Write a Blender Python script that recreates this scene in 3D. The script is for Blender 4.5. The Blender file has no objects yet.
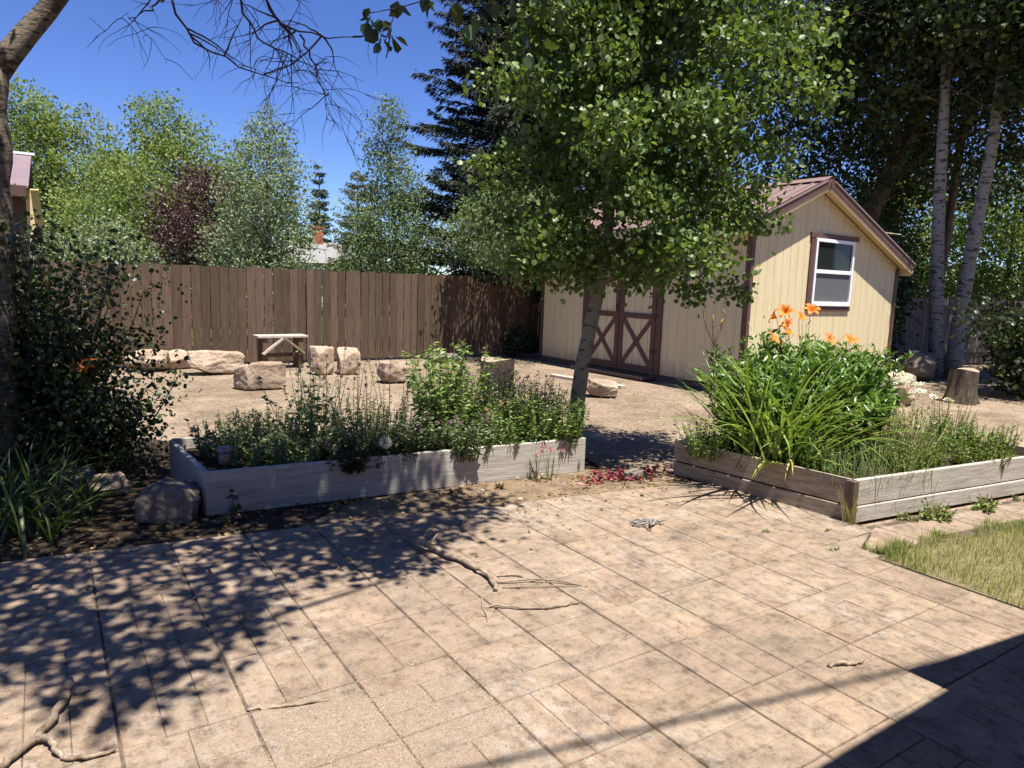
import bpy, bmesh, math, random
import numpy as np
from mathutils import Vector, Matrix, noise

# ------------------------------------------------------------------ camera, sky, sun, exposure
SC = bpy.context.scene
COL = SC.collection
cam_d = bpy.data.cameras.new('camera')
cam = bpy.data.objects.new('camera', cam_d); COL.objects.link(cam)
cam_d.sensor_width = 36.0
cam_d.lens = 710 / 1024 * 36.0
cam_d.clip_start = 0.05; cam_d.clip_end = 2000
cam.matrix_world = Matrix(((0.8361, 0.0487, -0.5465, 0), (-0.5477, 0.1348, -0.8258, 0), (0.0334, 0.9897, 0.1394, 1.65), (0, 0, 0, 1)))
SC.camera = cam

SUN_EL, SUN_AZ = math.radians(72), math.radians(4)      # azimuth measured from -Y towards +X
S = Vector((math.cos(SUN_EL) * math.sin(SUN_AZ), -math.cos(SUN_EL) * math.cos(SUN_AZ), math.sin(SUN_EL)))
w = bpy.data.worlds.new('World'); SC.world = w; w.use_nodes = True
nt = w.node_tree
sky = nt.nodes.new('ShaderNodeTexSky'); sky.sky_type = 'NISHITA'; sky.sun_disc = False
sky.sun_elevation = SUN_EL; sky.sun_rotation = math.pi - SUN_AZ
sky.altitude = 2300; sky.air_density = 1.0; sky.dust_density = 0.0; sky.ozone_density = 5.0
hs_ = nt.nodes.new('ShaderNodeHueSaturation'); hs_.inputs['Saturation'].default_value = 1.16; hs_.inputs['Hue'].default_value = 0.517
nt.links.new(sky.outputs[0], hs_.inputs['Color']); nt.links.new(hs_.outputs[0], nt.nodes['Background'].inputs[0])
nt.nodes['Background'].inputs[1].default_value = 0.083
sl = bpy.data.lights.new('sun', 'SUN'); so = bpy.data.objects.new('sun', sl); COL.objects.link(so)
sl.energy = 5.0; sl.angle = math.radians(0.53); sl.color = (1.0, 0.95, 0.87)
so.rotation_euler = S.to_track_quat('Z', 'Y').to_euler()
so.location = (0, 0, 30)
SC.view_settings.view_transform = 'Standard'; SC.view_settings.look = 'None'
SC.view_settings.exposure = 1.1; SC.view_settings.gamma = 1.0
SC.cycles.use_denoising = True
SC.cycles.max_bounces = 6; SC.cycles.diffuse_bounces = 3; SC.cycles.glossy_bounces = 2
SC.cycles.transmission_bounces = 4; SC.cycles.transparent_max_bounces = 4

R = random.Random(7)
NR = np.random.default_rng(11)
PI = math.pi

# ------------------------------------------------------------------ materials
def new_mat(name):
    m = bpy.data.materials.new(name); m.use_nodes = True
    return m, m.node_tree, m.node_tree.nodes['Principled BSDF']

def nd(t, kind, **kw):
    n = t.nodes.new(kind)
    for k, v in kw.items():
        if hasattr(n, k): setattr(n, k, v)
        else: n.inputs[k].default_value = v
    return n

def ramp(t, fac, stops):
    n = t.nodes.new('ShaderNodeValToRGB')
    e = n.color_ramp.elements
    while len(e) < len(stops): e.new(0.5)
    for i, (p, c) in enumerate(stops):
        e[i].position = p; e[i].color = (c[0], c[1], c[2], 1)
    t.links.new(fac, n.inputs[0])
    return n.outputs[0]

def mix(t, a, b, f, mode='MIX'):
    n = t.nodes.new('ShaderNodeMix'); n.data_type = 'RGBA'; n.blend_type = mode
    for sock, val in ((n.inputs[0], f), (n.inputs[6], a), (n.inputs[7], b)):
        if isinstance(val, (int, float)): sock.default_value = val
        elif isinstance(val, tuple): sock.default_value = (*val[:3], 1)
        else: t.links.new(val, sock)
    return n.outputs[2]

def math_n(t, op, a, b=0.0, clamp=False):
    n = t.nodes.new('ShaderNodeMath'); n.operation = op; n.use_clamp = clamp
    for i, v in enumerate((a, b)):
        if isinstance(v, (int, float)): n.inputs[i].default_value = v
        else: t.links.new(v, n.inputs[i])
    return n.outputs[0]

def objco(t, scale=(1, 1, 1)):
    c = t.nodes.new('ShaderNodeTexCoord')
    mp = t.nodes.new('ShaderNodeMapping'); mp.inputs['Scale'].default_value = scale
    t.links.new(c.outputs['Object'], mp.inputs[0])
    return mp.outputs[0]

def noise_n(t, co, scale, detail=5, rough=0.6):
    n = t.nodes.new('ShaderNodeTexNoise'); n.inputs['Scale'].default_value = scale
    n.inputs['Detail'].default_value = detail; n.inputs['Roughness'].default_value = rough
    t.links.new(co, n.inputs['Vector'])
    return n.outputs[0]

def bump(t, bs, h, strength=0.4, dist=0.01):
    b = t.nodes.new('ShaderNodeBump'); b.inputs['Strength'].default_value = strength; b.inputs['Distance'].default_value = dist
    t.links.new(h, b.inputs['Height']); t.links.new(b.outputs[0], bs.inputs['Normal'])

def rnd_island(t):
    return t.nodes.new('ShaderNodeNewGeometry').outputs['Random Per Island']

def grainy(name, c1, c2, c3=None, scale=8, aniso=(1, 1, 1), rough=0.85, bstr=0.4, bdist=0.01, island=0.0, spec=0.3, fine=60):
    """two or three tone weathered surface with fine grain, optional per-piece variation"""
    m, t, b = new_mat(name)
    co = objco(t, aniso)
    n1 = noise_n(t, co, scale, 6, 0.65)
    n2 = noise_n(t, co, fine, 4, 0.7)
    col = ramp(t, n1, [(0.32, c1), (0.68, c2)] if c3 is None else [(0.3, c1), (0.5, c2), (0.7, c3)])
    f = ramp(t, n2, [(0.3, (0.72, 0.72, 0.72)), (0.7, (1.12, 1.12, 1.12))])
    col = mix(t, col, f, 0.8, 'MULTIPLY')
    if island:
        rr = ramp(t, rnd_island(t), [(0, (1 - island,) * 3), (1, (1 + island * .7,) * 3)])
        col = mix(t, col, rr, 1.0, 'MULTIPLY')
    t.links.new(col, b.inputs['Base Color'])
    b.inputs['Roughness'].default_value = rough; b.inputs['Specular IOR Level'].default_value = spec
    h = math_n(t, 'ADD', n1, math_n(t, 'MULTIPLY', n2, 0.6))
    bump(t, b, h, bstr, bdist)
    return m

def leaf_mat(name, dark, mid, light, trans=0.35, rough=0.42, spec=0.45):
    m, t, b = new_mat(name)
    r = rnd_island(t)
    col = ramp(t, r, [(0.0, dark), (0.55, mid), (1.0, light)])
    t.links.new(col, b.inputs['Base Color'])
    b.inputs['Roughness'].default_value = rough; b.inputs['Specular IOR Level'].default_value = spec
    tr = t.nodes.new('ShaderNodeBsdfTranslucent')
    tc = mix(t, col, (1.3, 1.35, 0.5), 1.0, 'MULTIPLY')
    t.links.new(tc, tr.inputs[0])
    ms = t.nodes.new('ShaderNodeMixShader'); ms.inputs[0].default_value = trans
    t.links.new(b.outputs[0], ms.inputs[1]); t.links.new(tr.outputs[0], ms.inputs[2])
    t.links.new(ms.outputs[0], t.nodes['Material Output'].inputs[0])
    return m

def plain(name, c, rough=0.6, spec=0.4, metal=0.0, var=0.12, scale=12):
    m, t, b = new_mat(name)
    co = objco(t); n = noise_n(t, co, scale, 5)
    col = ramp(t, n, [(0.3, tuple(x * (1 - var) for x in c)), (0.7, tuple(x * (1 + var) for x in c))])
    t.links.new(col, b.inputs['Base Color'])
    b.inputs['Roughness'].default_value = rough; b.inputs['Specular IOR Level'].default_value = spec; b.inputs['Metallic'].default_value = metal
    return m

M = {}
# gravel yard
def mk_gravel():
    m, t, b = new_mat('gravel')
    co = objco(t)
    big = noise_n(t, co, 0.35, 5); med = noise_n(t, co, 2.2, 6)
    vo = t.nodes.new('ShaderNodeTexVoronoi'); vo.inputs['Scale'].default_value = 38; t.links.new(co, vo.inputs[0])
    vo2 = t.nodes.new('ShaderNodeTexVoronoi'); vo2.inputs['Scale'].default_value = 13; t.links.new(co, vo2.inputs[0])
    c = ramp(t, med, [(0.3, (0.192, 0.144, 0.099)), (0.55, (0.256, 0.198, 0.141)), (0.75, (0.294, 0.230, 0.166))])
    g = t.nodes.new('ShaderNodeSeparateColor'); t.links.new(vo.outputs['Color'], g.inputs[0])
    st = ramp(t, g.outputs[0], [(0.0, (0.55, 0.55, 0.55)), (0.5, (1.0, 1.0, 1.0)), (1.0, (1.3, 1.3, 1.3))])
    c = mix(t, c, st, 0.75, 'MULTIPLY')
    bg = ramp(t, big, [(0.4, (0.86, 0.84, 0.82)), (0.62, (1.05, 1.05, 1.05))])
    c = mix(t, c, bg, 1.0, 'MULTIPLY')
    # thin dry weeds staining
    gr = noise_n(t, co, 1.1, 6, 0.7)
    c = mix(t, c, (0.30, 0.26, 0.12), ramp(t, gr, [(0.6, (0, 0, 0)), (0.72, (0.55, 0.55, 0.55))]))
    pt = noise_n(t, co, 0.9, 7, 0.72)
    c = mix(t, c, ramp(t, pt, [(0.36, (0.66, 0.64, 0.62)), (0.5, (1, 1, 1)), (0.66, (1.14, 1.12, 1.1))]), 0.9, 'MULTIPLY')
    t.links.new(c, b.inputs['Base Color']); b.inputs['Roughness'].default_value = 0.95; b.inputs['Specular IOR Level'].default_value = 0.15
    h = math_n(t, 'ADD', math_n(t, 'MULTIPLY', vo.outputs['Distance'], -0.5), math_n(t, 'MULTIPLY', vo2.outputs['Distance'], -0.5))
    h = math_n(t, 'ADD', h, math_n(t, 'MULTIPLY', med, 1.5))
    bump(t, b, h, 0.6, 0.03)
    return m
M['gravel'] = mk_gravel()

def mk_patio(joint):
    m, t, b = new_mat('patio_joint' if joint else 'stamped_concrete')
    co = objco(t)
    n0 = noise_n(t, co, 0.8, 6, 0.65); n1 = noise_n(t, co, 4.5, 8, 0.7); n2 = noise_n(t, co, 26, 5, 0.7); n3 = noise_n(t, co, 140, 3, 0.7)
    nl = noise_n(t, objco(t, (3.2, 1.3, 1)), 5.0, 8, 0.8)
    sand = (0.265, 0.203, 0.148)
    if joint:
        c = ramp(t, n1, [(0.36, (0.045, 0.034, 0.026)), (0.5, (0.11, 0.083, 0.062)), (0.62, (0.22, 0.17, 0.125))])
    else:
        r = rnd_island(t)
        c = ramp(t, r, [(0.0, (0.245, 0.182, 0.128)), (0.25, (0.285, 0.209, 0.148)), (0.5, (0.265, 0.206, 0.150)), (0.75, (0.298, 0.218, 0.155)), (1.0, (0.288, 0.230, 0.168))])
        st = ramp(t, n1, [(0.32, (0.50, 0.48, 0.48)), (0.46, (0.94, 0.93, 0.92)), (0.60, (1.20, 1.17, 1.14))])
        c = mix(t, c, st, 0.9, 'MULTIPLY')
        # dark weather stain and grey worn-through patches
        c = mix(t, c, (0.145, 0.118, 0.095), ramp(t, n0, [(0.50, (0, 0, 0)), (0.72, (0.55, 0.55, 0.55))]))
        wm = math_n(t, 'MULTIPLY', ramp(t, n0, [(0.34, (1, 1, 1)), (0.52, (0.1, 0.1, 0.1))]), ramp(t, nl, [(0.49, (0, 0, 0)), (0.56, (1, 1, 1))]))
        c = mix(t, c, (0.38, 0.345, 0.31), math_n(t, 'MULTIPLY', wm, 0.6))
        c = mix(t, c, (0.15, 0.12, 0.10), ramp(t, nl, [(0.34, (0.8, 0.8, 0.8)), (0.44, (0, 0, 0))]))
    n5 = noise_n(t, co, 13, 6, 0.75)
    if not joint: c = mix(t, c, ramp(t, n5, [(0.36, (0.55, 0.53, 0.51)), (0.47, (1, 1, 1)), (0.62, (1.18, 1.16, 1.14))]), 0.85, 'MULTIPLY')
    # blown sand and grit lying over part of the slab
    sp = t.nodes.new('ShaderNodeSeparateXYZ'); t.links.new(objco(t), sp.inputs[0])
    dx = math_n(t, 'MULTIPLY', math_n(t, 'SUBTRACT', sp.outputs[0], 0.92), 1.35)
    dy = math_n(t, 'MULTIPLY', math_n(t, 'SUBTRACT', sp.outputs[1], 2.25), 1.5)
    d = math_n(t, 'SQRT', math_n(t, 'ADD', math_n(t, 'MULTIPLY', dx, dx), math_n(t, 'MULTIPLY', dy, dy)))
    f = math_n(t, 'ADD', math_n(t, 'SUBTRACT', 1.12, d), math_n(t, 'MULTIPLY', math_n(t, 'SUBTRACT', n1, 0.5), 2.4))
    f = math_n(t, 'MULTIPLY', ramp(t, f, [(0.35, (0, 0, 0)), (0.75, (1, 1, 1))]), 0.8 if not joint else 1.0)
    sc = ramp(t, n3, [(0.35, (0.244, 0.178, 0.118)), (0.5, sand), (0.68, (0.385, 0.318, 0.252))])
    c = mix(t, c, sc, f)
    c = mix(t, c, ramp(t, n3, [(0.3, (0.78, 0.78, 0.78)), (0.7, (1.12, 1.12, 1.12))]), 0.7, 'MULTIPLY')
    t.links.new(c, b.inputs['Base Color']); b.inputs['Roughness'].default_value = 0.8; b.inputs['Specular IOR Level'].default_value = 0.25
    h = math_n(t, 'ADD', math_n(t, 'MULTIPLY', n1, 1.0), math_n(t, 'MULTIPLY', n2, 0.6))
    h = math_n(t, 'ADD', h, math_n(t, 'MULTIPLY', n5, 0.9))
    h = math_n(t, 'ADD', h, math_n(t, 'MULTIPLY', n3, 0.22))
    h = math_n(t, 'ADD', h, math_n(t, 'MULTIPLY', nl, 0.7))
    bump(t, b, h, 0.75, 0.016)
    return m
M['patio'] = mk_patio(False); M['joint'] = mk_patio(True)
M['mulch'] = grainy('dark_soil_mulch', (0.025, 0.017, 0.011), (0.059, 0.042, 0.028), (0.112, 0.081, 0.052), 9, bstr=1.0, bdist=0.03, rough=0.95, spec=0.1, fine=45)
M['soil'] = grainy('dry_soil', (0.115, 0.079, 0.050), (0.216, 0.155, 0.101), (0.288, 0.216, 0.144), 6, bstr=0.8, bdist=0.02, rough=0.95, spec=0.1, fine=70)
M['turf'] = grainy('lawn_soil', (0.144, 0.122, 0.065), (0.245, 0.202, 0.115), None, 7, bstr=0.7, bdist=0.02, rough=0.95, spec=0.1)
M['field'] = grainy('distant_grass', (0.05, 0.07, 0.025), (0.11, 0.12, 0.045), None, 0.5, bstr=0.5, bdist=0.05, rough=0.95, spec=0.1, fine=4)
M['fence'] = grainy('brown_fence_board', (0.082, 0.053, 0.036), (0.115, 0.077, 0.052), (0.152, 0.105, 0.073), 3.0, (9, 9, 0.8), 0.85, 0.5, 0.006, 0.30, 0.2, 30)
M['greyfence'] = grainy('grey_fence_board', (0.085, 0.068, 0.057), (0.15, 0.125, 0.105), None, 3.0, (9, 9, 0.8), 0.85, 0.5, 0.006, 0.25, 0.2, 30)
M['plank'] = grainy('silvered_planter_board', (0.33, 0.295, 0.25), (0.47, 0.43, 0.375), (0.56, 0.52, 0.465), 2.4, (1.2, 9, 14), 0.85, 0.7, 0.008, 0.16, 0.2, 22)
M['planky'] = grainy('weathered_planter_board', (0.26, 0.19, 0.13), (0.40, 0.315, 0.235), (0.52, 0.44, 0.355), 2.4, (9, 1.2, 14), 0.85, 0.7, 0.008, 0.2, 0.2, 22)
M['post'] = grainy('old_corner_post', (0.08, 0.06, 0.042), (0.17, 0.13, 0.09), None, 3, (8, 8, 1), 0.9, 0.6, 0.008)
M['siding'] = grainy('cream_siding', (0.67, 0.565, 0.35), (0.70, 0.595, 0.37), None, 1.3, (3, 3, 0.6), 0.7, 0.25, 0.004, 0.03, 0.25, 40)
def add_splash(m):
    t = m.node_tree; b = t.nodes['Principled BSDF']; src = b.inputs['Base Color'].links[0].from_socket
    sp = t.nodes.new('ShaderNodeSeparateXYZ'); co = objco(t); t.links.new(co, sp.inputs[0])
    n = noise_n(t, objco(t, (3, 3, 1)), 2.2, 6, 0.7)
    f = math_n(t, 'SUBTRACT', math_n(t, 'ADD', 0.12, math_n(t, 'MULTIPLY', n, 0.55)), sp.outputs[2])
    c = mix(t, src, (0.36, 0.27, 0.18), ramp(t, f, [(0.0, (0, 0, 0)), (0.35, (0.7, 0.7, 0.7))]))
    st = noise_n(t, objco(t, (7, 7, 0.5)), 1.6, 6, 0.7)
    c = mix(t, c, ramp(t, st, [(0.36, (0.82, 0.80, 0.78)), (0.52, (1, 1, 1))]), 0.7, 'MULTIPLY')
    t.links.new(c, b.inputs['Base Color'])
add_splash(M['siding'])
M['cream'] = plain('cream_trim', (0.62, 0.49, 0.28), 0.65, 0.3, var=0.05)
M['brown'] = plain('dark_brown_trim', (0.105, 0.055, 0.042), 0.6, 0.35, var=0.15)
M['roof'] = plain('brown_metal_roof', (0.24, 0.165, 0.15), 0.38, 0.5, 0.0, var=0.1, scale=3)
M['mauve'] = plain('mauve_metal_roof', (0.20, 0.145, 0.155), 0.5, 0.4, var=0.08, scale=3)
M['vinyl'] = plain('white_vinyl', (0.80, 0.79, 0.78), 0.4, 0.5, var=0.03)
M['yellow'] = plain('yellow_wall', (0.62, 0.44, 0.18), 0.7, 0.3, var=0.06)
M['beam'] = plain('skid_beam', (0.12, 0.09, 0.07), 0.9, 0.2, var=0.3)
def mk_glass(name, c):
    m, t, b = new_mat(name)
    b.inputs['Base Color'].default_value = (*c, 1); b.inputs['Roughness'].default_value = 0.05; b.inputs['Specular IOR Level'].default_value = 0.22
    n = noise_n(t, objco(t), 1.5, 2); bump(t, b, n, 0.05, 0.02)
    return m
M['glass'] = mk_glass('dark_window_glass', (0.018, 0.022, 0.022)); M['screen'] = plain('grey_insect_screen', (0.11, 0.115, 0.12), 0.7, 0.2, var=0.06)
M['stone'] = grainy('tan_sandstone', (0.289, 0.196, 0.132), (0.442, 0.340, 0.242), (0.527, 0.433, 0.332), 4.5, bstr=0.9, bdist=0.03, rough=0.9, spec=0.15, fine=35)
M['redstone'] = grainy('reddish_sandstone', (0.22, 0.155, 0.11), (0.34, 0.255, 0.185), (0.48, 0.39, 0.30), 4, bstr=0.9, bdist=0.03, rough=0.9, spec=0.15, fine=35)
M['greystone'] = grainy('grey_brown_stone', (0.12, 0.10, 0.08), (0.21, 0.175, 0.14), (0.30, 0.255, 0.205), 5, bstr=0.9, bdist=0.03, rough=0.9, spec=0.15, fine=35)
M['stump'] = grainy('stump_bark', (0.035, 0.024, 0.018), (0.10, 0.075, 0.055), (0.19, 0.15, 0.12), 3, (7, 7, 0.9), 0.95, 1.0, 0.03, fine=14)
M['cutwood'] = grainy('cut_wood', (0.25, 0.18, 0.12), (0.42, 0.33, 0.24), None, 6, bstr=0.5)
M['greywood'] = grainy('bleached_wood', (0.36, 0.30, 0.24), (0.56, 0.49, 0.42), None, 4, (2, 8, 8), 0.85, 0.6, 0.006)
M['brownwood'] = grainy('brown_wood', (0.10, 0.06, 0.04), (0.19, 0.125, 0.085), None, 4, (8, 8, 1), 0.85, 0.6, 0.006)
M['stick'] = grainy('peeled_stick', (0.09, 0.06, 0.042), (0.25, 0.19, 0.135), (0.42, 0.34, 0.26), 14, bstr=0.9, bdist=0.006, fine=90)
M['deadtwig'] = plain('dead_twig', (0.07, 0.05, 0.042), 0.9, 0.2, var=0.3)
M['bark'] = grainy('grey_brown_bark', (0.05, 0.038, 0.028), (0.13, 0.10, 0.075), (0.20, 0.16, 0.125), 5, (3, 3, 0.8), 0.95, 1.0, 0.03, fine=25)
M['twig'] = plain('green_brown_twig', (0.10, 0.075, 0.05), 0.85, 0.2, var=0.3)
def mk_aspen(name, pale, sc, thr=.60):
    m, t, b = new_mat(name)
    co = objco(t, (1, 1, 1))
    n1 = noise_n(t, objco(t, (5, 5, 16)), sc, 4, 0.6)
    n2 = noise_n(t, objco(t, (2, 2, 5)), sc * 0.9, 5, 0.7)
    n3 = noise_n(t, co, 60, 3)
    c = ramp(t, n3, [(0.3, tuple(x * .8 for x in pale)), (0.7, pale)])
    c = mix(t, c, (0.03, 0.025, 0.02), ramp(t, n1, [(thr, (0, 0, 0)), (thr + .06, (0.9, 0.9, 0.9))]))
    c = mix(t, c, (0.05, 0.042, 0.034), ramp(t, n2, [(thr, (0, 0, 0)), (thr + .09, (0.95, 0.95, 0.95))]))
    t.links.new(c, b.inputs['Base Color']); b.inputs['Roughness'].default_value = 0.8; b.inputs['Specular IOR Level'].default_value = 0.25
    bump(t, b, math_n(t, 'SUBTRACT', n3, math_n(t, 'MULTIPLY', n2, 2.0)), 0.5, 0.015)
    return m
M['aspenbark'] = mk_aspen('pale_aspen_bark', (0.25, 0.22, 0.155), 1.7, .565)
M['whitebark'] = mk_aspen('white_aspen_bark', (0.31, 0.285, 0.24), 1.3, .55)
M['leftbark'] = mk_aspen('scarred_grey_bark', (0.17, 0.135, 0.10), 2.2, .53)

G = leaf_mat
M['aspenleaf'] = G('aspen_leaf', (0.055, 0.095, 0.020), (0.11, 0.17, 0.042), (0.20, 0.27, 0.09), 0.34, 0.45, 0.38)
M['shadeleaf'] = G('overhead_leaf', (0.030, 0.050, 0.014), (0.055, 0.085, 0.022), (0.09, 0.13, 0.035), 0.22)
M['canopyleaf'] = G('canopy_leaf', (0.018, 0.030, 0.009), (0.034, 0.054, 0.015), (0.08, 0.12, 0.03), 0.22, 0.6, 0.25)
M['brightleaf'] = G('bright_leaf', (0.06, 0.10, 0.02), (0.12, 0.18, 0.035), (0.18, 0.25, 0.055), 0.35)
M['cottonleaf'] = G('cottonwood_leaf', (0.11, 0.155, 0.045), (0.195, 0.25, 0.075), (0.28, 0.33, 0.12), 0.35, 0.65, 0.15)
M['paleleaf'] = G('silver_leaf', (0.11, 0.15, 0.08), (0.20, 0.25, 0.14), (0.33, 0.38, 0.25), 0.3, 0.65, 0.15)
M['poplarleaf'] = G('poplar_leaf', (0.07, 0.11, 0.05), (0.13, 0.18, 0.085), (0.26, 0.31, 0.17), 0.3, 0.65, 0.15)
M['plumleaf'] = G('purple_leaf', (0.04, 0.018, 0.02), (0.075, 0.034, 0.036), (0.13, 0.07, 0.062), 0.2)
M['needle'] = G('spruce_needle', (0.008, 0.014, 0.007), (0.018, 0.027, 0.013), (0.048, 0.060, 0.030), 0.1, 0.6, 0.25)
M['bluespruce'] = G('far_spruce_needle', (0.03, 0.055, 0.04), (0.055, 0.085, 0.062), (0.09, 0.12, 0.09), 0.1, 0.6, 0.2)
M['pineneedle'] = G('olive_pine_needle', (0.06, 0.08, 0.025), (0.11, 0.125, 0.045), (0.17, 0.175, 0.08), 0.15, 0.6, 0.2)
M['shrubleaf'] = G('dark_shrub_leaf', (0.014, 0.025, 0.008), (0.03, 0.05, 0.014), (0.055, 0.085, 0.022), 0.25)
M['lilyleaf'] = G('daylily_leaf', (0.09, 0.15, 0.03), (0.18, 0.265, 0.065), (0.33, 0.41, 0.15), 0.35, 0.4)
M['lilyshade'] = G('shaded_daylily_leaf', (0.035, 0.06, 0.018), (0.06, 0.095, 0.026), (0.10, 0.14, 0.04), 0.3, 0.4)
M['yellowblade'] = G('yellowing_leaf', (0.30, 0.30, 0.06), (0.42, 0.40, 0.11), (0.5, 0.44, 0.2), 0.3)
M['bushleaf'] = G('glossy_bush_leaf', (0.06, 0.125, 0.022), (0.12, 0.22, 0.045), (0.22, 0.33, 0.085), 0.3, 0.34, 0.5)
M['mintleaf'] = G('mint_leaf', (0.09, 0.155, 0.04), (0.18, 0.275, 0.075), (0.33, 0.43, 0.15), 0.35)
M['herbleaf'] = G('grey_green_leaf', (0.07, 0.11, 0.04), (0.145, 0.20, 0.08), (0.27, 0.33, 0.16), 0.3)
M['weedleaf'] = G('weed_leaf', (0.09, 0.13, 0.025), (0.17, 0.22, 0.05), (0.28, 0.32, 0.09), 0.35)
M['dryblade'] = G('dry_lawn_blade', (0.182, 0.199, 0.057), (0.347, 0.306, 0.124), (0.481, 0.398, 0.207), 0.35, 0.6, 0.2)
M['greenblade'] = G('green_lawn_blade', (0.096, 0.136, 0.032), (0.176, 0.216, 0.056), (0.272, 0.288, 0.104), 0.35, 0.6, 0.2)
M['fineblade'] = G('fine_grass_blade', (0.13, 0.19, 0.07), (0.22, 0.30, 0.12), (0.34, 0.40, 0.20), 0.35)
M['orange'] = G('orange_petal', (0.72, 0.14, 0.015), (0.85, 0.22, 0.025), (0.92, 0.32, 0.05), 0.35, 0.5, 0.3)
M['purple'] = G('mauve_floret', (0.20, 0.10, 0.18), (0.32, 0.18, 0.29), (0.48, 0.33, 0.42), 0.3)
M['pink'] = G('pink_petal', (0.55, 0.22, 0.26), (0.66, 0.34, 0.37), (0.75, 0.5, 0.5), 0.3)
M['white'] = G('white_floret', (0.62, 0.62, 0.52), (0.75, 0.74, 0.66), (0.82, 0.8, 0.76), 0.2)
M['buff'] = G('buff_seed', (0.42, 0.33, 0.18), (0.58, 0.48, 0.30), (0.72, 0.63, 0.44), 0.2)
M['redpetal'] = G('red_petal', (0.06, 0.012, 0.03), (0.16, 0.018, 0.035), (0.42, 0.05, 0.04), 0.2)
M['dryleaf'] = G('dry_leaf', (0.09, 0.055, 0.03), (0.24, 0.16, 0.08), (0.44, 0.33, 0.19), 0.2)
M['pebble'] = grainy('pebble', (0.210, 0.154, 0.112), (0.420, 0.350, 0.280), None, 30, island=0.4, bstr=0.2)

# ------------------------------------------------------------------ helpers
def tag(o, label=None, cat=None, group=None, kind=None):
    if label: o['label'] = label
    if cat: o['category'] = cat
    if group: o['group'] = group
    if kind: o['kind'] = kind
    return o

def thing(name, label, cat, loc=(0, 0, 0), rz=0.0, group=None):
    o = bpy.data.objects.new(name, None); COL.objects.link(o)
    o.location = loc; o.rotation_euler = (0, 0, rz); o.empty_display_size = 0.1
    return tag(o, label, cat, group)

class MB:
    def __init__(s): s.v = []; s.f = []; s.n = 0
    def add(s, v, f):
        v = np.asarray(v, dtype=np.float64).reshape(-1, 3)
        s.v.append(v); n = s.n
        s.f.extend(tuple(i + n for i in q) for q in f); s.n += len(v)
    def box(s, x0, x1, y0, y1, z0, z1, jit=0):
        v = [(x, y, z) for z in (z0, z1) for y in (y0, y1) for x in (x0, x1)]
        s.add(v, [(0, 2, 3, 1), (4, 5, 7, 6), (0, 1, 5, 4), (2, 6, 7, 3), (0, 4, 6, 2), (1, 3, 7, 5)])
    def bar(s, p, q, wd, th, up=(0, 0, 1)):
        p = Vector(p); q = Vector(q); d = (q - p).normalized(); u = Vector(up)
        a = d.cross(u).normalized(); b = a.cross(d).normalized()
        v = []
        for e in (p, q):
            for sa, sb in ((-1, -1), (1, -1), (1, 1), (-1, 1)): v.append(e + a * sa * wd / 2 + b * sb * th / 2)
        s.add([tuple(x) for x in v], [(3, 2, 1, 0), (4, 5, 6, 7), (0, 1, 5, 4), (1, 2, 6, 5), (2, 3, 7, 6), (3, 0, 4, 7)])
    def tube(s, pts, rad, n=8, cap=True):
        P = np.asarray(pts, float); m = len(P)
        if np.isscalar(rad): rad = [rad] * m
        T = np.gradient(P, axis=0); T /= np.maximum(np.linalg.norm(T, axis=1, keepdims=True), 1e-9)
        ref = np.array([0.31, 0.9, 0.21]) if abs(T[0][1]) < 0.8 else np.array([1.0, 0.1, 0.2])
        A = np.cross(T, ref); A /= np.linalg.norm(A, axis=1, keepdims=True); B = np.cross(T, A)
        an = np.arange(n) * 2 * PI / n
        V = (P[:, None] + np.asarray(rad)[:, None, None] * (np.cos(an)[None, :, None] * A[:, None] + np.sin(an)[None, :, None] * B[:, None])).reshape(-1, 3)
        F = [(i * n + j, i * n + (j + 1) % n, (i + 1) * n + (j + 1) % n, (i + 1) * n + j) for i in range(m - 1) for j in range(n)]
        if cap: F += [tuple(range(n - 1, -1, -1)), tuple((m - 1) * n + j for j in range(n))]
        s.add(V, F)
    def build(s, name, mat, parent=None, smooth=False, loc=(0, 0, 0), rz=0, bevel=0):
        me = bpy.data.meshes.new(name)
        V = np.concatenate(s.v) if s.v else np.zeros((0, 3))
        me.from_pydata(V.tolist(), [], s.f); me.update()
        if smooth: me.polygons.foreach_set('use_smooth', [True] * len(me.polygons))
        me.materials.append(mat)
        return link(name, me, parent, loc, rz, bevel)

def link(name, me, parent=None, loc=(0, 0, 0), rz=0, bevel=0):
    o = bpy.data.objects.new(name, me); COL.objects.link(o); o.location = loc; o.rotation_euler = (0, 0, rz)
    if parent: o.parent = parent
    if bevel:
        b = o.modifiers.new('bevel', 'BEVEL'); b.width = bevel; b.segments = 2; b.limit_method = 'ANGLE'
    return o

def fast_mesh(name, V, F, mat):
    """V (n,3); F list of (m,k) index arrays"""
    me = bpy.data.meshes.new(name)
    me.vertices.add(len(V)); me.vertices.foreach_set('co', np.ascontiguousarray(V, dtype=np.float32).ravel())
    tot = np.concatenate([np.full(len(f), f.shape[1]) for f in F]); idx = np.concatenate([f.ravel() for f in F])
    st = np.concatenate([[0], np.cumsum(tot)[:-1]])
    me.loops.add(len(idx)); me.loops.foreach_set('vertex_index', idx.astype(np.int32))
    me.polygons.add(len(tot)); me.polygons.foreach_set('loop_start', st.astype(np.int32)); me.polygons.foreach_set('loop_total', tot.astype(np.int32))
    me.update(calc_edges=True); me.validate()
    me.materials.append(mat)
    return me

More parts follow.
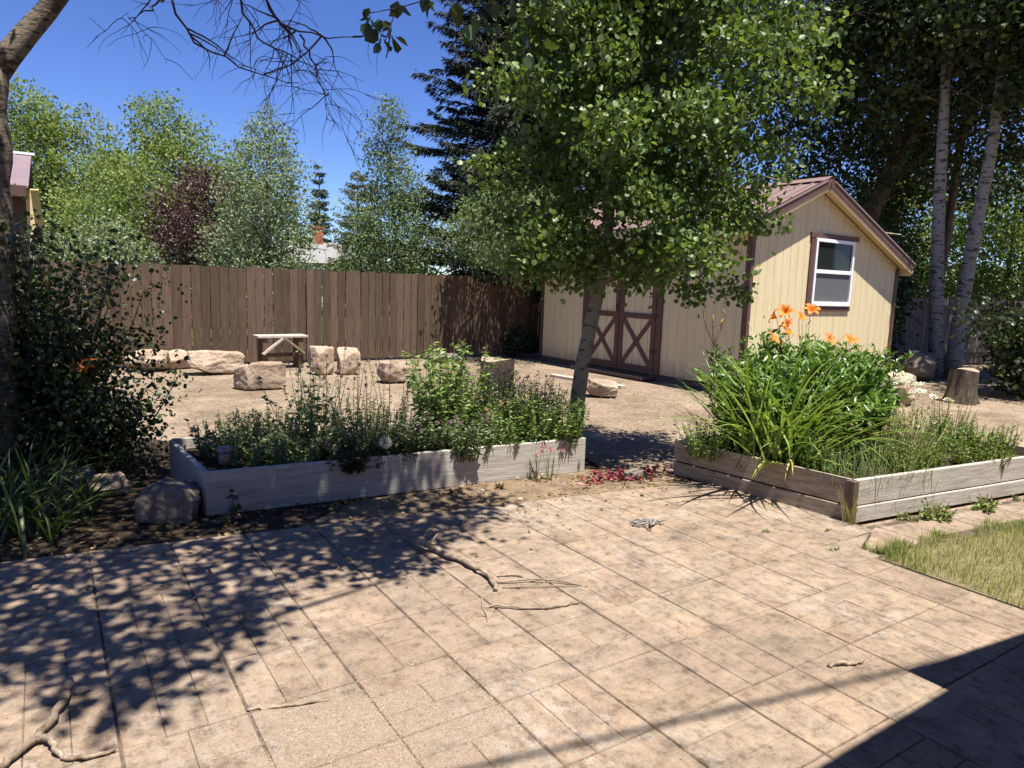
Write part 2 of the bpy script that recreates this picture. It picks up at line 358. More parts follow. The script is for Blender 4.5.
SHAPES = {
    'round': ([(0, 0, 0), (.30, .44, .09), (.70, .42, .10), (1.05, 0, -.04), (.70, -.42, .10), (.30, -.44, .09)], [(0, 3, 2, 1), (0, 5, 4, 3)]),
    'lance': ([(0, 0, 0), (.42, .17, .05), (1, 0, -.08), (.42, -.17, .05)], [(0, 2, 1), (0, 3, 2)]),
    'oval': ([(0, 0, 0), (.42, .30, .08), (1, 0, -.06), (.42, -.30, .08)], [(0, 2, 1), (0, 3, 2)]),
    'needle': ([(0, 0, 0), (.5, .09, 0), (1, 0, -.12), (.5, -.09, 0)], [(0, 2, 1), (0, 3, 2)]),
}
def unit(a): return a / np.maximum(np.linalg.norm(a, axis=-1, keepdims=True), 1e-9)

def leaf_arrays(P, D, N, size, shape='round'):
    """leaf at P growing along D with normal N"""
    T = unit(D); B = unit(np.cross(N, T)); N2 = np.cross(T, B)
    sv, sf = SHAPES[shape]; sv = np.array(sv); k = len(sv)
    sz = np.asarray(size)[:, None, None] if np.ndim(size) else size
    V = P[:, None] + sz * (sv[None, :, 0, None] * T[:, None] + sv[None, :, 1, None] * B[:, None] + sv[None, :, 2, None] * N2[:, None])
    base = (np.arange(len(P)) * k)[:, None]
    by = {}
    for f in sf: by.setdefault(len(f), []).append(base + np.array(f)[None])
    return V.reshape(-1, 3), [np.concatenate(x) for x in by.values()]

def rand_dirs(n, up=0.0):
    d = NR.normal(size=(n, 3)); d[:, 2] += up
    return unit(d)

def leaves(name, P, size, mat, parent=None, shape='round', up=0.5, droop=0.4, out=None):
    n = len(P)
    N = rand_dirs(n, up); D = rand_dirs(n, -droop)
    if out is not None: D = unit(D + out)
    sz = size * NR.uniform(.6, 1.2, n)
    V, F = leaf_arrays(P, D, N, sz, shape)
    return link(name, fast_mesh(name, V, F, mat), parent)

def blades(name, base, az, length, width, tilt0, tilt1, mat, parent=None, nseg=6, fold=0.25, ptaper=1.6):
    """arching strap leaves: tilt from vertical runs tilt0 -> tilt1 along the blade"""
    n = len(base); s = np.linspace(0, 1, nseg + 1)
    th = tilt0[:, None] + (tilt1 - tilt0)[:, None] * s[None] ** 1.3
    ds = length[:, None] / nseg
    h = np.concatenate([np.zeros((n, 1)), np.cumsum(np.sin(th[:, :-1]) * ds, 1)], 1)
    z = np.concatenate([np.zeros((n, 1)), np.cumsum(np.cos(th[:, :-1]) * ds, 1)], 1)
    tw = NR.uniform(-.25, .25, n)[:, None] * s[None]
    a = az[:, None] + tw
    C = np.stack([base[:, None, 0] + h * np.cos(a), base[:, None, 1] + h * np.sin(a), base[:, None, 2] + z], -1)
    side = np.stack([-np.sin(a), np.cos(a), np.zeros_like(a)], -1)
    wd = width[:, None] * (1 - s[None] ** ptaper) * (0.55 + 0.45 * np.minimum(1, s[None] * 4))
    nrm = np.stack([-np.cos(a) * np.cos(th), -np.sin(a) * np.cos(th), np.sin(th)], -1)
    L = C + side * wd[..., None] * .5 + nrm * wd[..., None] * fold; Rr = C - side * wd[..., None] * .5 + nrm * wd[..., None] * fold
    V = np.stack([L, C, Rr], 2).reshape(-1, 3)
    k = (nseg + 1) * 3
    q = []
    for i in range(nseg):
        for c in (0, 1): q.append((i * 3 + c, i * 3 + c + 1, i * 3 + c + 4, i * 3 + c + 3))
    F = ((np.arange(n) * k)[:, None, None] + np.array(q)[None]).reshape(-1, 4)
    me = fast_mesh(name, V, [F], mat)
    me.polygons.foreach_set('use_smooth', [True] * len(me.polygons))
    return link(name, me, parent)

def wander(p0, d, L, n=6, wob=0.25, up=0.0, rnd=R):
    p = np.array(p0, float); d = np.array(d, float); d /= np.linalg.norm(d); out = [p.copy()]
    for i in range(n):
        d = d + np.array([rnd.gauss(0, wob), rnd.gauss(0, wob), rnd.gauss(0, wob) + up]) / n * 2
        d /= np.linalg.norm(d); p = p + d * L / n; out.append(p.copy())
    return np.array(out)

def along(path, t):
    path = np.asarray(path); t = max(0, min(1, t)) * (len(path) - 1); i = min(int(t), len(path) - 2)
    return path[i] + (path[i + 1] - path[i]) * (t - i)

def smooth_path(pts, n):
    pts = np.asarray(pts, float); k = len(pts)
    s = np.concatenate([[0], np.cumsum(np.linalg.norm(np.diff(pts, axis=0), axis=1))]); q = np.linspace(0, s[-1], n)
    P = np.stack([np.interp(q, s, pts[:, i]) for i in range(3)], 1)
    for _ in range(2): P[1:-1] = (P[:-2] + 2 * P[1:-1] + P[2:]) / 4
    return P

def tree(name, label, cat, trunk, r0, r1, profile, nleaf, lsize, lmat, bmat, nlimb=26, shape='round', group=None, elev=(0.2, 0.8),
         clump=0.28, per=7, shift=(0, 0), tuft=0.3, up=0.5, droop=0.4, twigs=True, flat=0.75, sides=10, limb_up=0.12, inner=0.3, puff=0, lmb=None, pshift=(0, 0), narrow=None):
    """trunk polyline; profile [(z, radius)] of the crown; returns the root Empty"""
    trunk = smooth_path(trunk, 18)
    base = Vector(trunk[0]); root = thing(name, label, cat, base, 0, group)
    tr = trunk - np.array(base)
    tb = MB(); m = len(tr)
    rad = np.linspace(r0, r1, m); rad[0] *= 1.25
    tb.tube(tr, rad, sides); nface = len(tb.f)
    zs = np.array([p[0] for p in profile]); rs = np.array([p[1] for p in profile])
    cl = []
    for i in range(nlimb):
        h = zs[0] + (zs[-1] - zs[0]) * ((i + R.random()) / nlimb) ** 0.9
        rr = float(np.interp(h, zs, rs)) * R.uniform(.72, 1.12)
        a = i * 2.39996 + R.uniform(-.35, .35)
        e = R.uniform(*elev)
        zst = max(min(h - rr * math.tan(e) * 0.5, tr[-1][2]), 0.15 * tr[-1][2])
        st = np.array([np.interp(zst, tr[:, 2], tr[:, j]) for j in range(3)])
        end = np.array([st[0] + rr * math.cos(a) + shift[0], st[1] + rr * math.sin(a) + shift[1], h + rr * 0.25 * math.sin(e)])
        if narrow:      # crown narrower along one horizontal direction
            dn = np.array([narrow[0], narrow[1], 0]); end = end - dn * float(np.dot(end - st, dn)) * (1 - narrow[2])
        L = np.linalg.norm(end - st)
        pth = [st]
        for k in range(1, 7):
            f = k / 6
            pth.append(st + (end - st) * f + np.array([R.gauss(0, .03), R.gauss(0, .03), R.gauss(0, .02) + limb_up * math.sin(f * PI)]) * L)
        pth = np.array(pth)
        rl = max(0.006, r0 * 0.38 * min(1, L / max(rs)) * (1 - 0.6 * zst / max(tr[-1][2], 1)))
        tb.tube(pth, np.linspace(rl, rl * 0.2, 7), 6)
        for k in range(per):
            f = inner + (1.02 - inner) * ((k + R.random()) / per)
            p = along(pth, f); o = rand_dirs(1, 0.15)[0] * R.uniform(.2, 1.0) * tuft * (1.15 - 0.5 * f) * max(rs)
            c = p + o
            cl.append((c, clump * R.uniform(.6, 1.25)))
            if twigs: tb.tube(np.array([p, (p + c) / 2 + np.array([0, 0, .03]), c]), [rl * .3, rl * .2, rl * .1], 4, False)
    to = tb.build('trunk', bmat, root, True)
    if lmb:
        to.data.materials.append(lmb)
        for p in to.data.polygons[nface:]: p.material_index = 1
    if puff:
        cl = []
        zz = np.linspace(zs[0], zs[-1], 60); ra = np.interp(zz, zs, rs); pz = ra + .12 * ra.max(); pz /= pz.sum()
        cz = np.cumsum(pz)
        for k in range(puff):
            z = float(np.interp((k + R.random()) / puff, cz, zz)); rm = float(np.interp(z, zs, rs)); a = R.uniform(0, 2 * PI); r = rm * R.random() ** .45 * .88
            cx = np.array([np.interp(min(z, tr[-1][2]), tr[:, 2], tr[:, j]) for j in (0, 1)])
            cl.append((np.array([cx[0] + r * math.cos(a) + pshift[0], cx[1] + r * math.sin(a) + pshift[1], z]), clump * R.uniform(.55, 1.3) * (.5 + .5 * rm / max(rs))))
    C = np.array([c for c, _ in cl]); Sg = np.array([s for _, s in cl])
    wgt = Sg ** 2; idx = NR.choice(len(C), nleaf, p=wgt / wgt.sum())
    g = NR.normal(size=(nleaf, 3)); g[:, 2] *= flat
    if puff: g = unit(g) * (NR.random((nleaf, 1)) ** .5) * 1.7 * np.array([1, 1, flat])
    P = C[idx] + g * Sg[idx][:, None] * 0.6
    P = P[P[:, 2] > 0.05]
    leaves('crown', P, lsize, lmat, root, shape, up, droop)
    return root

def conifer(name, label, base, H, rbase, z0, nmat, bmat, tiers, nb, nleaf, lsize, group=None, droop=0.25, power=0.9, r0=None, jag=0.25):
    droop0 = droop
    root = thing(name, label, 'tree', base, 0, group)
    tb = MB(); r0 = r0 or H * 0.016
    tb.tube([(0, 0, 0), (0.03, 0.02, H * .5), (0, 0, H)], [r0, r0 * .55, r0 * .05], 8)
    P = []; D = []
    lens = []
    paths = []
    for i in range(tiers):
        f = min(1.0, max(0.0, (i + R.uniform(-.8, .8)) / (tiers - 1))); z = z0 + (H * 0.985 - z0) * f
        rr = rbase * (1 - f) ** power + 0.08; dr0 = droop0
        for k in range(max(4, int(nb * (1 - 0.5 * f)))):
            a = R.uniform(0, 2 * PI); L = rr * R.uniform(1 - jag * 1.6, 1 + jag)
            pth = []; droop = dr0 * R.uniform(-.2, 1.9); bend = R.uniform(-.3, .5)
            for s in np.linspace(0, 1, 7):
                pth.append((L * s * math.cos(a + bend * s), L * s * math.sin(a + bend * s), z - L * droop * (1.6 * s - 0.75 * s * s) * 1.2 + 0.12 * L * s ** 3 + R.gauss(0, .015) * L))
            pth = np.array(pth); paths.append(pth); lens.append(L)
            tb.tube(pth, np.linspace(r0 * .16 * (1 - .6 * f), r0 * .03, 7), 4, False)
    lens = np.array(lens); pr_ = lens / lens.sum()
    cnt = NR.multinomial(nleaf, pr_)
    for pth, L, c in zip(paths, lens, cnt):
        if c == 0: continue
        t = NR.uniform(.12, 1.0, c) ** 0.8
        q = np.stack([np.interp(t * 6, np.arange(7), pth[:, j]) for j in range(3)], 1)
        d = pth[-1] - pth[0]; d /= np.linalg.norm(d)
        sd = np.array([-d[1], d[0], 0])
        sg = NR.choice([-1, 1], c)[:, None]
        dd = d[None] * NR.uniform(.4, 1.1, (c, 1)) + sd[None] * sg * NR.uniform(0, 1.0, (c, 1)) + np.array([0, 0, -1])[None] * NR.uniform(-.25, 1.2, (c, 1))
        q = q + sd[None] * sg * NR.uniform(0, .24, (c, 1)) * L * (1.1 - t[:, None])
        P.append(q); D.append(dd)
    P = np.concatenate(P); D = np.concatenate(D)
    tb.build('trunk', bmat, root, True)
    V, F = leaf_arrays(P, D, rand_dirs(len(P), 1.0), lsize * NR.uniform(.6, 1.3, len(P)), 'needle')
    link('crown', fast_mesh('crown', V, F, nmat), root)
    return root

def rock(name, label, loc, dims, mat, seed, rz=0.0, box=0.5, rough=0.10, group=None, tilt=0.0, cat='rock'):
    bm = bmesh.new(); bmesh.ops.create_icosphere(bm, subdivisions=5, radius=1.0)
    rr = random.Random(seed); off = Vector((rr.uniform(0, 50), rr.uniform(0, 50), rr.uniform(0, 50)))
    cuts = []
    for _ in range(16):
        n = Vector((rr.gauss(0, 1), rr.gauss(0, 1), rr.gauss(0, .8))).normalized(); cuts.append((n, rr.uniform(.66, .92)))
    for v in bm.verts:
        p = v.co.copy(); m = max(abs(p.x), abs(p.y), abs(p.z)); p = p.lerp(p / m, box)
        for n, dd in cuts:
            e = p.dot(n) - dd * (1 + box * .45)
            if e > 0: p -= n * e
        k = noise.noise(p * 1.3 + off) * rough * .8 + noise.noise(p * 3.4 + off) * rough * .6 + (abs(noise.noise(p * 7 + off)) - .25) * rough * .6 + noise.noise(p * 16 + off) * rough * .22
        p *= 1 + k
        v.co = Vector((p.x * dims[0] / 2, p.y * dims[1] / 2, p.z * dims[2] / 2))
    mt = Matrix.Rotation(tilt, 4, 'Y'); bmesh.ops.transform(bm, matrix=mt, verts=bm.verts)
    zmin = min(v.co.z for v in bm.verts)
    for v in bm.verts: v.co.z -= zmin + dims[2] * .06
    me = bpy.data.meshes.new(name); bm.to_mesh(me); bm.free()
    me.polygons.foreach_set('use_smooth', [True] * len(me.polygons)); me.materials.append(mat)
    o = link(name, me, None, loc, rz)
    return tag(o, label, cat, group)

# ------------------------------------------------------------------ ground, patio, paths
g = MB(); g.add([(-400, -400, 0), (400, -400, 0), (400, 400, 0), (-400, 400, 0)], [(0, 1, 2, 3)])
tag(g.build('ground', M['gravel'], loc=(0, 0, -0.03)), kind='structure')
g = MB(); g.add([(-300, 14.6, 0), (300, 14.6, 0), (300, 300, 0), (-300, 300, 0)], [(0, 1, 2, 3)])
tag(g.build('distant_lawn', M['field'], loc=(0, 0, -0.02)), kind='structure')
def sheet(name, pts, z, mat):
    m = MB(); m.add([(x, y, 0) for x, y in pts], [tuple(range(len(pts)))])
    return tag(m.build(name, mat, loc=(0, 0, z)), kind='structure')
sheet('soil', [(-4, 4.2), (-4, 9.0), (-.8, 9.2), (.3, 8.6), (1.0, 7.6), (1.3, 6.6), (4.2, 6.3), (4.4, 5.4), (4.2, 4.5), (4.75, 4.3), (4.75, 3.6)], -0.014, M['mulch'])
sheet('soil_strip', [(.95, 4.3), (1.9, 4.95), (4.05, 4.95), (4.75, 4.5), (4.6, 3.7)], -0.010, M['soil'])
sheet('lawn', [(4.36, -3), (14, -3), (14, 1.3), (7.2, 2.0), (5.6, 2.22), (4.75, 2.36), (4.38, 2.3)], -0.004, M['turf'])

def edge_y(x): return 4.76 - 0.135 * (x + 0.28)
base = [(-6, edge_y(-6)), (4.72, edge_y(4.72)), (4.9, 2.72), (4.36, 2.42), (4.33, -2), (-6, -2)]
pm = MB(); pm.add([(x, y, -0.002) for x, y in base] + [(x, y, -.05) for x, y in base], [tuple(range(5, -1, -1))] + [(i, (i + 1) % 6, (i + 1) % 6 + 6, i + 6) for i in range(6)])
# path strip running right in front of the right-hand bed
strip = [(4.37, 2.40), (4.90, 2.70), (14, 1.62), (14, 1.12), (5.6, 2.16), (4.8, 2.30)]
pm.add([(x, y, -0.002) for x, y in strip], [tuple(range(5, -1, -1))])
pj = pm.build('patio', M['joint']); tag(pj, kind='structure')
pl = MB()
rp = random.Random(3)
def xmax(y): return 4.33 if y < 2.42 else (4.36 + (y - 2.42) * (0.5 / 0.3) if y < 2.70 else 4.88 - (y - 2.72) * 0.10)
def plate(x0, x1, y0, y1, gap, cell=None):
    # wide sawn joint on the module edge, narrow stamped line inside it
    e = 1e-4; cx0, cx1, cy0, cy1 = cell
    sub = [abs(y0 - cy0) >= e, abs(x1 - cx1) >= e, abs(y1 - cy1) >= e, abs(x0 - cx0) >= e]
    x0 += .0040 if not sub[3] else 0; x1 -= .0040 if not sub[1] else 0
    y0 += .0028 if not sub[0] else 0; y1 -= .0028 if not sub[2] else 0
    if x0 > xmax((y0 + y1) / 2) - .05: return
    x1 = min(x1, xmax(y0) if y0 > 2.7 or y1 < 2.42 else 4.86)
    if x1 - x0 < .03: return
    ya, yb = min(y1, edge_y(x0) - .004), min(y1, edge_y(x1) - .004)
    if ya - y0 < .02 or yb - y0 < .02: return
    zt = 0.004 + rp.uniform(0, .0012); b = 0.0032
    j = lambda: rp.gauss(0, .0008)
    c = [(x0 + j(), y0 + j()), (x1 + j(), y0 + j()), (x1 + j(), yb + j()), (x0 + j(), ya + j())]
    inn = [(x0 + b, y0 + b), (x1 - b, y0 + b), (x1 - b, yb - b), (x0 + b, ya - b)]
    zc = [-.0010 if (sub[k] or sub[(k + 3) % 4]) else -.0015 for k in range(4)]
    v = [(x, y, zc[k]) for k, (x, y) in enumerate(c)] + [(x + j() * .5, y + j() * .5, zt) for x, y in inn]
    pl.add(v, [(4, 5, 6, 7), (0, 1, 5, 4), (1, 2, 6, 5), (2, 3, 7, 6), (3, 0, 4, 7)])
P0x, P0y, ST = 1.86, 1.75, 0.4275
for i in range(-14, 7):
    for k in range(-9, 8):
        x0 = P0x + ST * i; y0 = P0y + ST * k; big = 0.013
        x1, y1 = x0 + ST, y0 + ST
        u = rp.random(); s = .0065; cc = (x0, x1, y0, y1)
        if x0 < .5 and y0 > 2.6: u *= .62
        if u < .20: plate(x0, x1, y0, y1, big, cc)
        elif u < .48:
            for q in range(3): plate(x0 + ST * q / 3 if q else x0, x0 + ST * (q + 1) / 3 if q < 2 else x1, y0, y1, s, cc)
        elif u < .64:
            for q in range(3): plate(x0, x1, y0 + ST * q / 3 if q else y0, y0 + ST * (q + 1) / 3 if q < 2 else y1, s, cc)
        elif u < .85:
            plate(x0, x1, y0, y0 + ST / 3, s, cc); plate(x0, x1, y0 + ST * 2 / 3, y1, s, cc)
            plate(x0, x0 + ST / 2, y0 + ST / 3, y0 + ST * 2 / 3, s, cc); plate(x0 + ST / 2, x1, y0 + ST / 3, y0 + ST * 2 / 3, s, cc)
        else:
            plate(x0, x0 + ST / 2, y0, y1, s, cc); plate(x0 + ST / 2, x1, y0, y0 + ST / 2, s, cc); plate(x0 + ST / 2, x1, y0 + ST / 2, y1, s, cc)
pl.add([(4.345, 2.43, -.0015), (4.80, 2.61, -.0015), (4.80, 2.60, -.0015), (4.345, 2.60, -.0015), (4.35, 2.436, .005), (4.79, 2.606, .005), (4.79, 2.597, .005), (4.35, 2.597, .005)], [(4, 5, 6, 7), (0, 1, 5, 4), (1, 2, 6, 5), (2, 3, 7, 6), (3, 0, 4, 7)])
pp_ = [(4.40, 2.415), (4.80, 2.315), (4.935, 2.33), (4.935, 2.65), (4.86, 2.63)]
pl.add([(x, y, .0045) for x, y in pp_] + [(x, y, -.0015) for x, y in pp_], [(0, 1, 2, 3, 4)] + [(i + 5, (i + 1) % 5 + 5, (i + 1) % 5, i) for i in range(5)])
# flag-like stamps on the path strip
sx = 4.95
while sx < 12:
    L = rp.uniform(.5, .8)
    a = lambda x, o: 2.70 - 0.119 * (x - 4.9) - o
    v = [(sx + .01, a(sx, .33), -.0015), (sx + L - .01, a(sx + L, .33), -.0015), (sx + L - .01, a(sx + L, .06), -.0015), (sx + .01, a(sx, .06), -.0015)]
    t_ = [(x + (.008 if n in (0, 3) else -.008), y + (.008 if n < 2 else -.008), .005) for n, (x, y, z) in enumerate(v)]
    pl.add(v + t_, [(4, 5, 6, 7), (0, 1, 5, 4), (1, 2, 6, 5), (2, 3, 7, 6), (3, 0, 4, 7)])
    sx += L
tag(pl.build('patio_paving', M['patio']), kind='structure')

# ------------------------------------------------------------------ fences
def board_fence(name, label, x0, x1, y, H, pw, mat, rails, side=1, loc=(0, 0, 0), rz=0):
    root = thing(name, label, 'fence', loc, rz)
    b = MB(); x = x0
    while x < x1:
        h = H + R.uniform(-.025, .015); t = R.gauss(0, .004); d = R.uniform(0, .006)
        gp = R.uniform(.006, .016)
        b.add([(x, y + d, .02), (x + pw - gp, y + d, .02), (x + pw - gp + t, y + d, h - .0), (x + t, y + d, h),
               (x, y + d + .019, .02), (x + pw - gp, y + d + .019, .02), (x + pw - gp + t, y + d + .019, h), (x + t, y + d + .019, h)],
              [(0, 1, 2, 3), (7, 6, 5, 4), (0, 4, 5, 1), (3, 2, 6, 7), (0, 3, 7, 4), (1, 5, 6, 2)])
        x += pw
    b.build('board_panel', mat, root)
    for z in rails:
        r = MB(); r.box(x0, x1, y + (.03 if side > 0 else -.045), y + (.07 if side > 0 else -.005), z - .045, z + .045); r.build('rail', mat, root)
    x = x0 + .3
    while x < x1:
        r = MB(); r.box(x, x + .09, y + .075 if side > 0 else y + .03, y + .165 if side > 0 else y + .12, 0, H - .08); r.build('post', mat, root)
        x += 2.4
    return root
board_fence('wooden_fence', 'long brown vertical board fence behind the gravel yard and bench', -6.2, 7.6, 0, 1.80, .160, M['fence'], (.3, .95, 1.55), 1, (3, 13.92, 0), 0)
board_fence('wooden_fence', 'weathered grey board fence with cross rails behind the white aspen trunks', 0, 12, 0, 1.66, .15, M['greyfence'], (.35, 1.45), -1, (14.6, 9.6, 0), math.radians(-9))

# ------------------------------------------------------------------ garden shed
W_, L_, RW, ZP, SLP, SB = 4.5, 5.42, 1.62, 3.46, 0.42, 0.10
ztop = lambda x: ZP - SLP * abs(x - RW)
shed = thing('garden_shed', 'cream sided garden shed with brown trim and brown metal roof', 'shed', (9.39, 7.46, 0), math.radians(1.5))
def profile_wall(length, gap, topf, place):
    """extruded grooved siding; place(u, depth, z) -> xyz"""
    us = [0.0]; k = 1
    prof = [(0.0, 0.0)]
    while k * gap < length - .05:
        c = k * gap; prof += [(c - .006, 0), (c - .003, .006), (c + .003, .006), (c + .006, 0)]; k += 1
    prof.append((length, 0))
    return prof
def siding(prof, topf, place, extra=()):
    b = MB()
    us = prof[:]
    for e in extra:
        us.append((e, 0))
    us = sorted(us, key=lambda q: q[0])
    v = []
    for u, d in us: v += [place(u, d, SB), place(u, d, topf(u))]
    b.add(v, [(2 * i, 2 * i + 2, 2 * i + 3, 2 * i + 1) for i in range(len(us) - 1)])
    return b
pw_ = profile_wall(W_, .205, None, None)
b = siding(pw_, lambda u: ztop(u) - .03, lambda u, d, z: (u, d, z), (RW,))
b.add([(0, .1, SB), (W_, .1, SB), (W_, .1, ztop(W_) - .05), (RW, .1, ZP - .05), (0, .1, ztop(0) - .05)], [(0, 1, 2, 3, 4)])
b.build('gable_wall', M['siding'], shed)
pw_ = profile_wall(L_, .205, None, None)
b = siding(pw_, lambda u: ztop(0) - .03, lambda u, d, z: (d, u, z))
b.f = [tuple(reversed(f)) for f in b.f]
b.add([(.1, 0, SB), (.1, L_, SB), (.1, L_, ztop(0) - .05), (.1, 0, ztop(0) - .05)], [(0, 1, 2, 3)])
b.build('side_wall', M['siding'], shed)
b = MB(); b.box(W_ - .1, W_, .02, L_, SB, ztop(W_) - .03); b.build('side_wall', M['siding'], shed)
b = MB(); b.add([(0, L_, SB), (W_, L_, SB), (W_, L_, ztop(W_) - .03), (RW, L_, ZP - .03), (0, L_, ztop(0) - .03)], [(4, 3, 2, 1, 0)]); b.build('gable_wall', M['siding'], shed)
b = MB(); b.box(-.004, W_ - .02, .03, .13, -.03, SB); b.box(.03, .13, .13, L_, -.03, SB); b.box(W_ - .15, W_ - .05, .13, L_, -.03, SB); b.build('skid_beam', M['beam'], shed)
b = MB(); b.box(.012, W_ - .012, -.008, .004, 2.835, 2.85); b.build('panel_flashing', M['siding'], shed)
# corner boards
def cboard(*a):
    q = MB(); q.box(*a); return q.build('corner_board', M['brown'], shed)
cboard(-.02, .055, -.022, -.001, SB, ztop(.05) - .04); cboard(-.022, -.002, -.001, .08, SB, ztop(0) - .04)
cboard(W_ - .075, W_ + .02, -.022, -.001, SB, ztop(W_) - .06); cboard(-.022, -.002, L_ - .08, L_ + .01, SB, ztop(0) - .04)
# roof: two ribbed slopes with overhang
OH, OG = 0.30, 0.24
def slope(sgn):
    xe = -OH if sgn < 0 else W_ + .15
    ze = ZP - SLP * abs(xe - RW)
    q = MB(); y0, y1 = -OG, L_ + OG
    dz = .085
    a = [(RW, y0, ZP + dz), (xe, y0, ze + dz), (xe, y1, ze + dz), (RW, y1, ZP + dz)]
    lo = [(x, y, z - .03) for x, y, z in a]
    fs = [(0, 1, 2, 3), (7, 6, 5, 4), (0, 4, 5, 1), (1, 5, 6, 2), (2, 6, 7, 3)]
    if sgn > 0: fs = [tuple(reversed(f)) for f in fs]
    q.add(a + lo, fs)
    n = 26
    for i in range(n + 1):
        y = y0 + (y1 - y0) * i / n
        q.bar((RW + sgn * .1, y, ZP - SLP * .1 + dz + .008), (xe - sgn * .002, y, ze + dz + .008), .035, .022)
    return q.build('roof_slope', M['roof'], shed)
slope(-1); slope(1)
q = MB(); q.add([(RW - .16, y, ZP + .11 - SLP * .16 + .012) for y in (-OG - .01, L_ + OG + .01)] + [(RW, y, ZP + .135) for y in (-OG - .01, L_ + OG + .01)] + [(RW + .16, y, ZP + .11 - SLP * .16 + .012) for y in (-OG - .01, L_ + OG + .01)],
      [(0, 2, 3, 1), (2, 4, 5, 3)]); q.build('ridge_cap', M['roof'], shed)
# soffit under gable, brown rake edge and cream rake boards
for sgn in (-1, 1):
    xe = -OH if sgn < 0 else W_ + .15; ze = ZP - SLP * abs(xe - RW)
    q = MB(); q.bar((RW + sgn * .0, -OG + .012, ZP + .045), (xe, -OG + .012, ze + .045), .025, .15, (0, 0, 1)); q.build('rake_trim', M['brown'], shed)
    q = MB(); q.bar((RW + sgn * .004, -OG / 2 + .02, ZP + .012), (xe, -OG / 2 + .02, ze + .012), OG - .05, .05, (0, 0, 1)); q.build('rake_soffit', M['cream'], shed)
    q = MB(); q.bar((RW + sgn * .03, -OG + .032, ZP - .065), (xe, -OG + .032, ze - .065), .03, .075, (0, 0, 1)); q.build('rake_board', M['cream'], shed)
    q = MB(); q.box(min(xe, xe - sgn * .03), max(xe, xe - sgn * .03), -OG + .05, L_ + OG - .05, ze - .13, ze + .05); q.build('fascia_board', M['cream'], shed)
    q = MB(); xs = sorted((0 if sgn < 0 else W_, xe - sgn * .035)); q.box(xs[0], xs[1], .01, L_, ze - .0, ze + .02); q.build('soffit', M['cream'], shed)
# window on the gable
wx0, wx1, wz0, wz1 = 1.66, 2.86, 1.49, 2.60
win = thing('window', None, None, (0, 0, 0)); win.parent = shed
def wbox(name, mat, *a):
    q = MB(); q.box(*a); return q.build(name, mat, win, bevel=.003)
wbox('window_trim', M['brown'], wx0 - .11, wx0 - .002, -.028, -.002, wz0 - .05, wz1 + .002)
wbox('window_trim', M['brown'], wx1 + .002, wx1 + .045, -.028, -.002, wz0 - .05, wz1 + .002)
wbox('window_trim', M['brown'], wx0 - .14, wx1 + .14, -.034, -.002, wz1 + .004, wz1 + .09)
wbox('window_trim', M['brown'], wx0 - .11, wx1 + .045, -.032, -.002, wz0 - .13, wz0 - .052)
q = MB(); f = .056
q.box(wx0, wx0 + f, -.055, -.004, wz0 - .04, wz1); q.box(wx1 - f, wx1, -.055, -.004, wz0 - .04, wz1)
q.box(wx0 + f, wx1 - f, -.055, -.004, wz1 - f, wz1); q.box(wx0 + f, wx1 - f, -.055, -.004, wz0 - .04, wz0 + .035)
q.box(wx0 + f, wx1 - f, -.05, -.004, 2.01, 2.075); q.build('window_frame', M['vinyl'], win, bevel=.004)
q = MB(); q.box(wx0 + f, wx1 - f, -.022, -.006, 2.075, wz1 - f); q.build('window_pane', M['glass'], win)
q = MB(); q.box(wx0 + f, wx1 - f, -.022, -.006, wz0 + .035, 2.01); q.build('window_pane', M['screen'], win)
# double doors on the long side
for l0, l1 in ((1.94, 2.88), (2.90, 3.84)):
    dr = thing('door', None, None, (0, 0, 0)); dr.parent = shed
    prof = [(0.0, 0)]; Ld = l1 - l0
    for k in (1, 2, 3, 4):
        c = Ld * k / 5; prof += [(c - .007, 0), (c - .004, .01), (c + .004, .01), (c + .007, 0)]
    prof.append((Ld, 0)); v = []
    for u, d in prof: v += [(-.02 + d, l0 + u, .14), (-.02 + d, l0 + u, 2.12)]
    q = MB(); q.add(v, [(2 * i + 1, 2 * i + 3, 2 * i + 2, 2 * i) for i in range(len(prof) - 1)]); q.build('door_panel', M['siding'], dr)
    q = MB(); x0, x1 = -.045, -.022; e = .10
    q.box(x0, x1, l0, l0 + e, .12, 2.12); q.box(x0, x1, l1 - e, l1, .12, 2.12)
    q.box(x0, x1, l0 + e, l1 - e, .12, .22); q.box(x0, x1, l0 + e, l1 - e, 1.09, 1.19); q.box(x0, x1, l0 + e, l1 - e, 2.02, 2.12)
    q.bar((x0 + .011, l0 + e, .23), (x0 + .011, l1 - e, 1.08), .02, .085, (0, -1, 1)); q.bar((x0 + .016, l0 + e, 1.08), (x0 + .016, l1 - e, .23), .02, .085, (0, 1, 1))
    q.build('door_trim', M['brown'], dr)
    if l0 > 2:
        q = MB(); q.box(-.062, -.0455, l0 + .03, l0 + .07, 1.2, 1.34); q.build('door_handle', M['deadtwig'], dr, bevel=.004)
    for z in (.5, 1.14, 1.9):
        q = MB(); q.box(-.06, -.0455, (l0 if l0 < 2 else l1) - .07, (l0 if l0 < 2 else l1) + .07, z - .025, z + .025)
        q.build('door_hinge', M['deadtwig'], dr)
q = MB(); q.box(-.04, -.002, 1.80, 1.925, SB, 2.25); q.box(-.04, -.002, 3.855, 3.98, SB, 2.25); q.box(-.04, -.002, 1.925, 3.855, 2.14, 2.25); q.build('door_frame', M['brown'], shed)
q = MB(); q.box(-.35, -.02, 1.9, 3.9, 0.0, .05); q.build('door_step', M['beam'], shed)

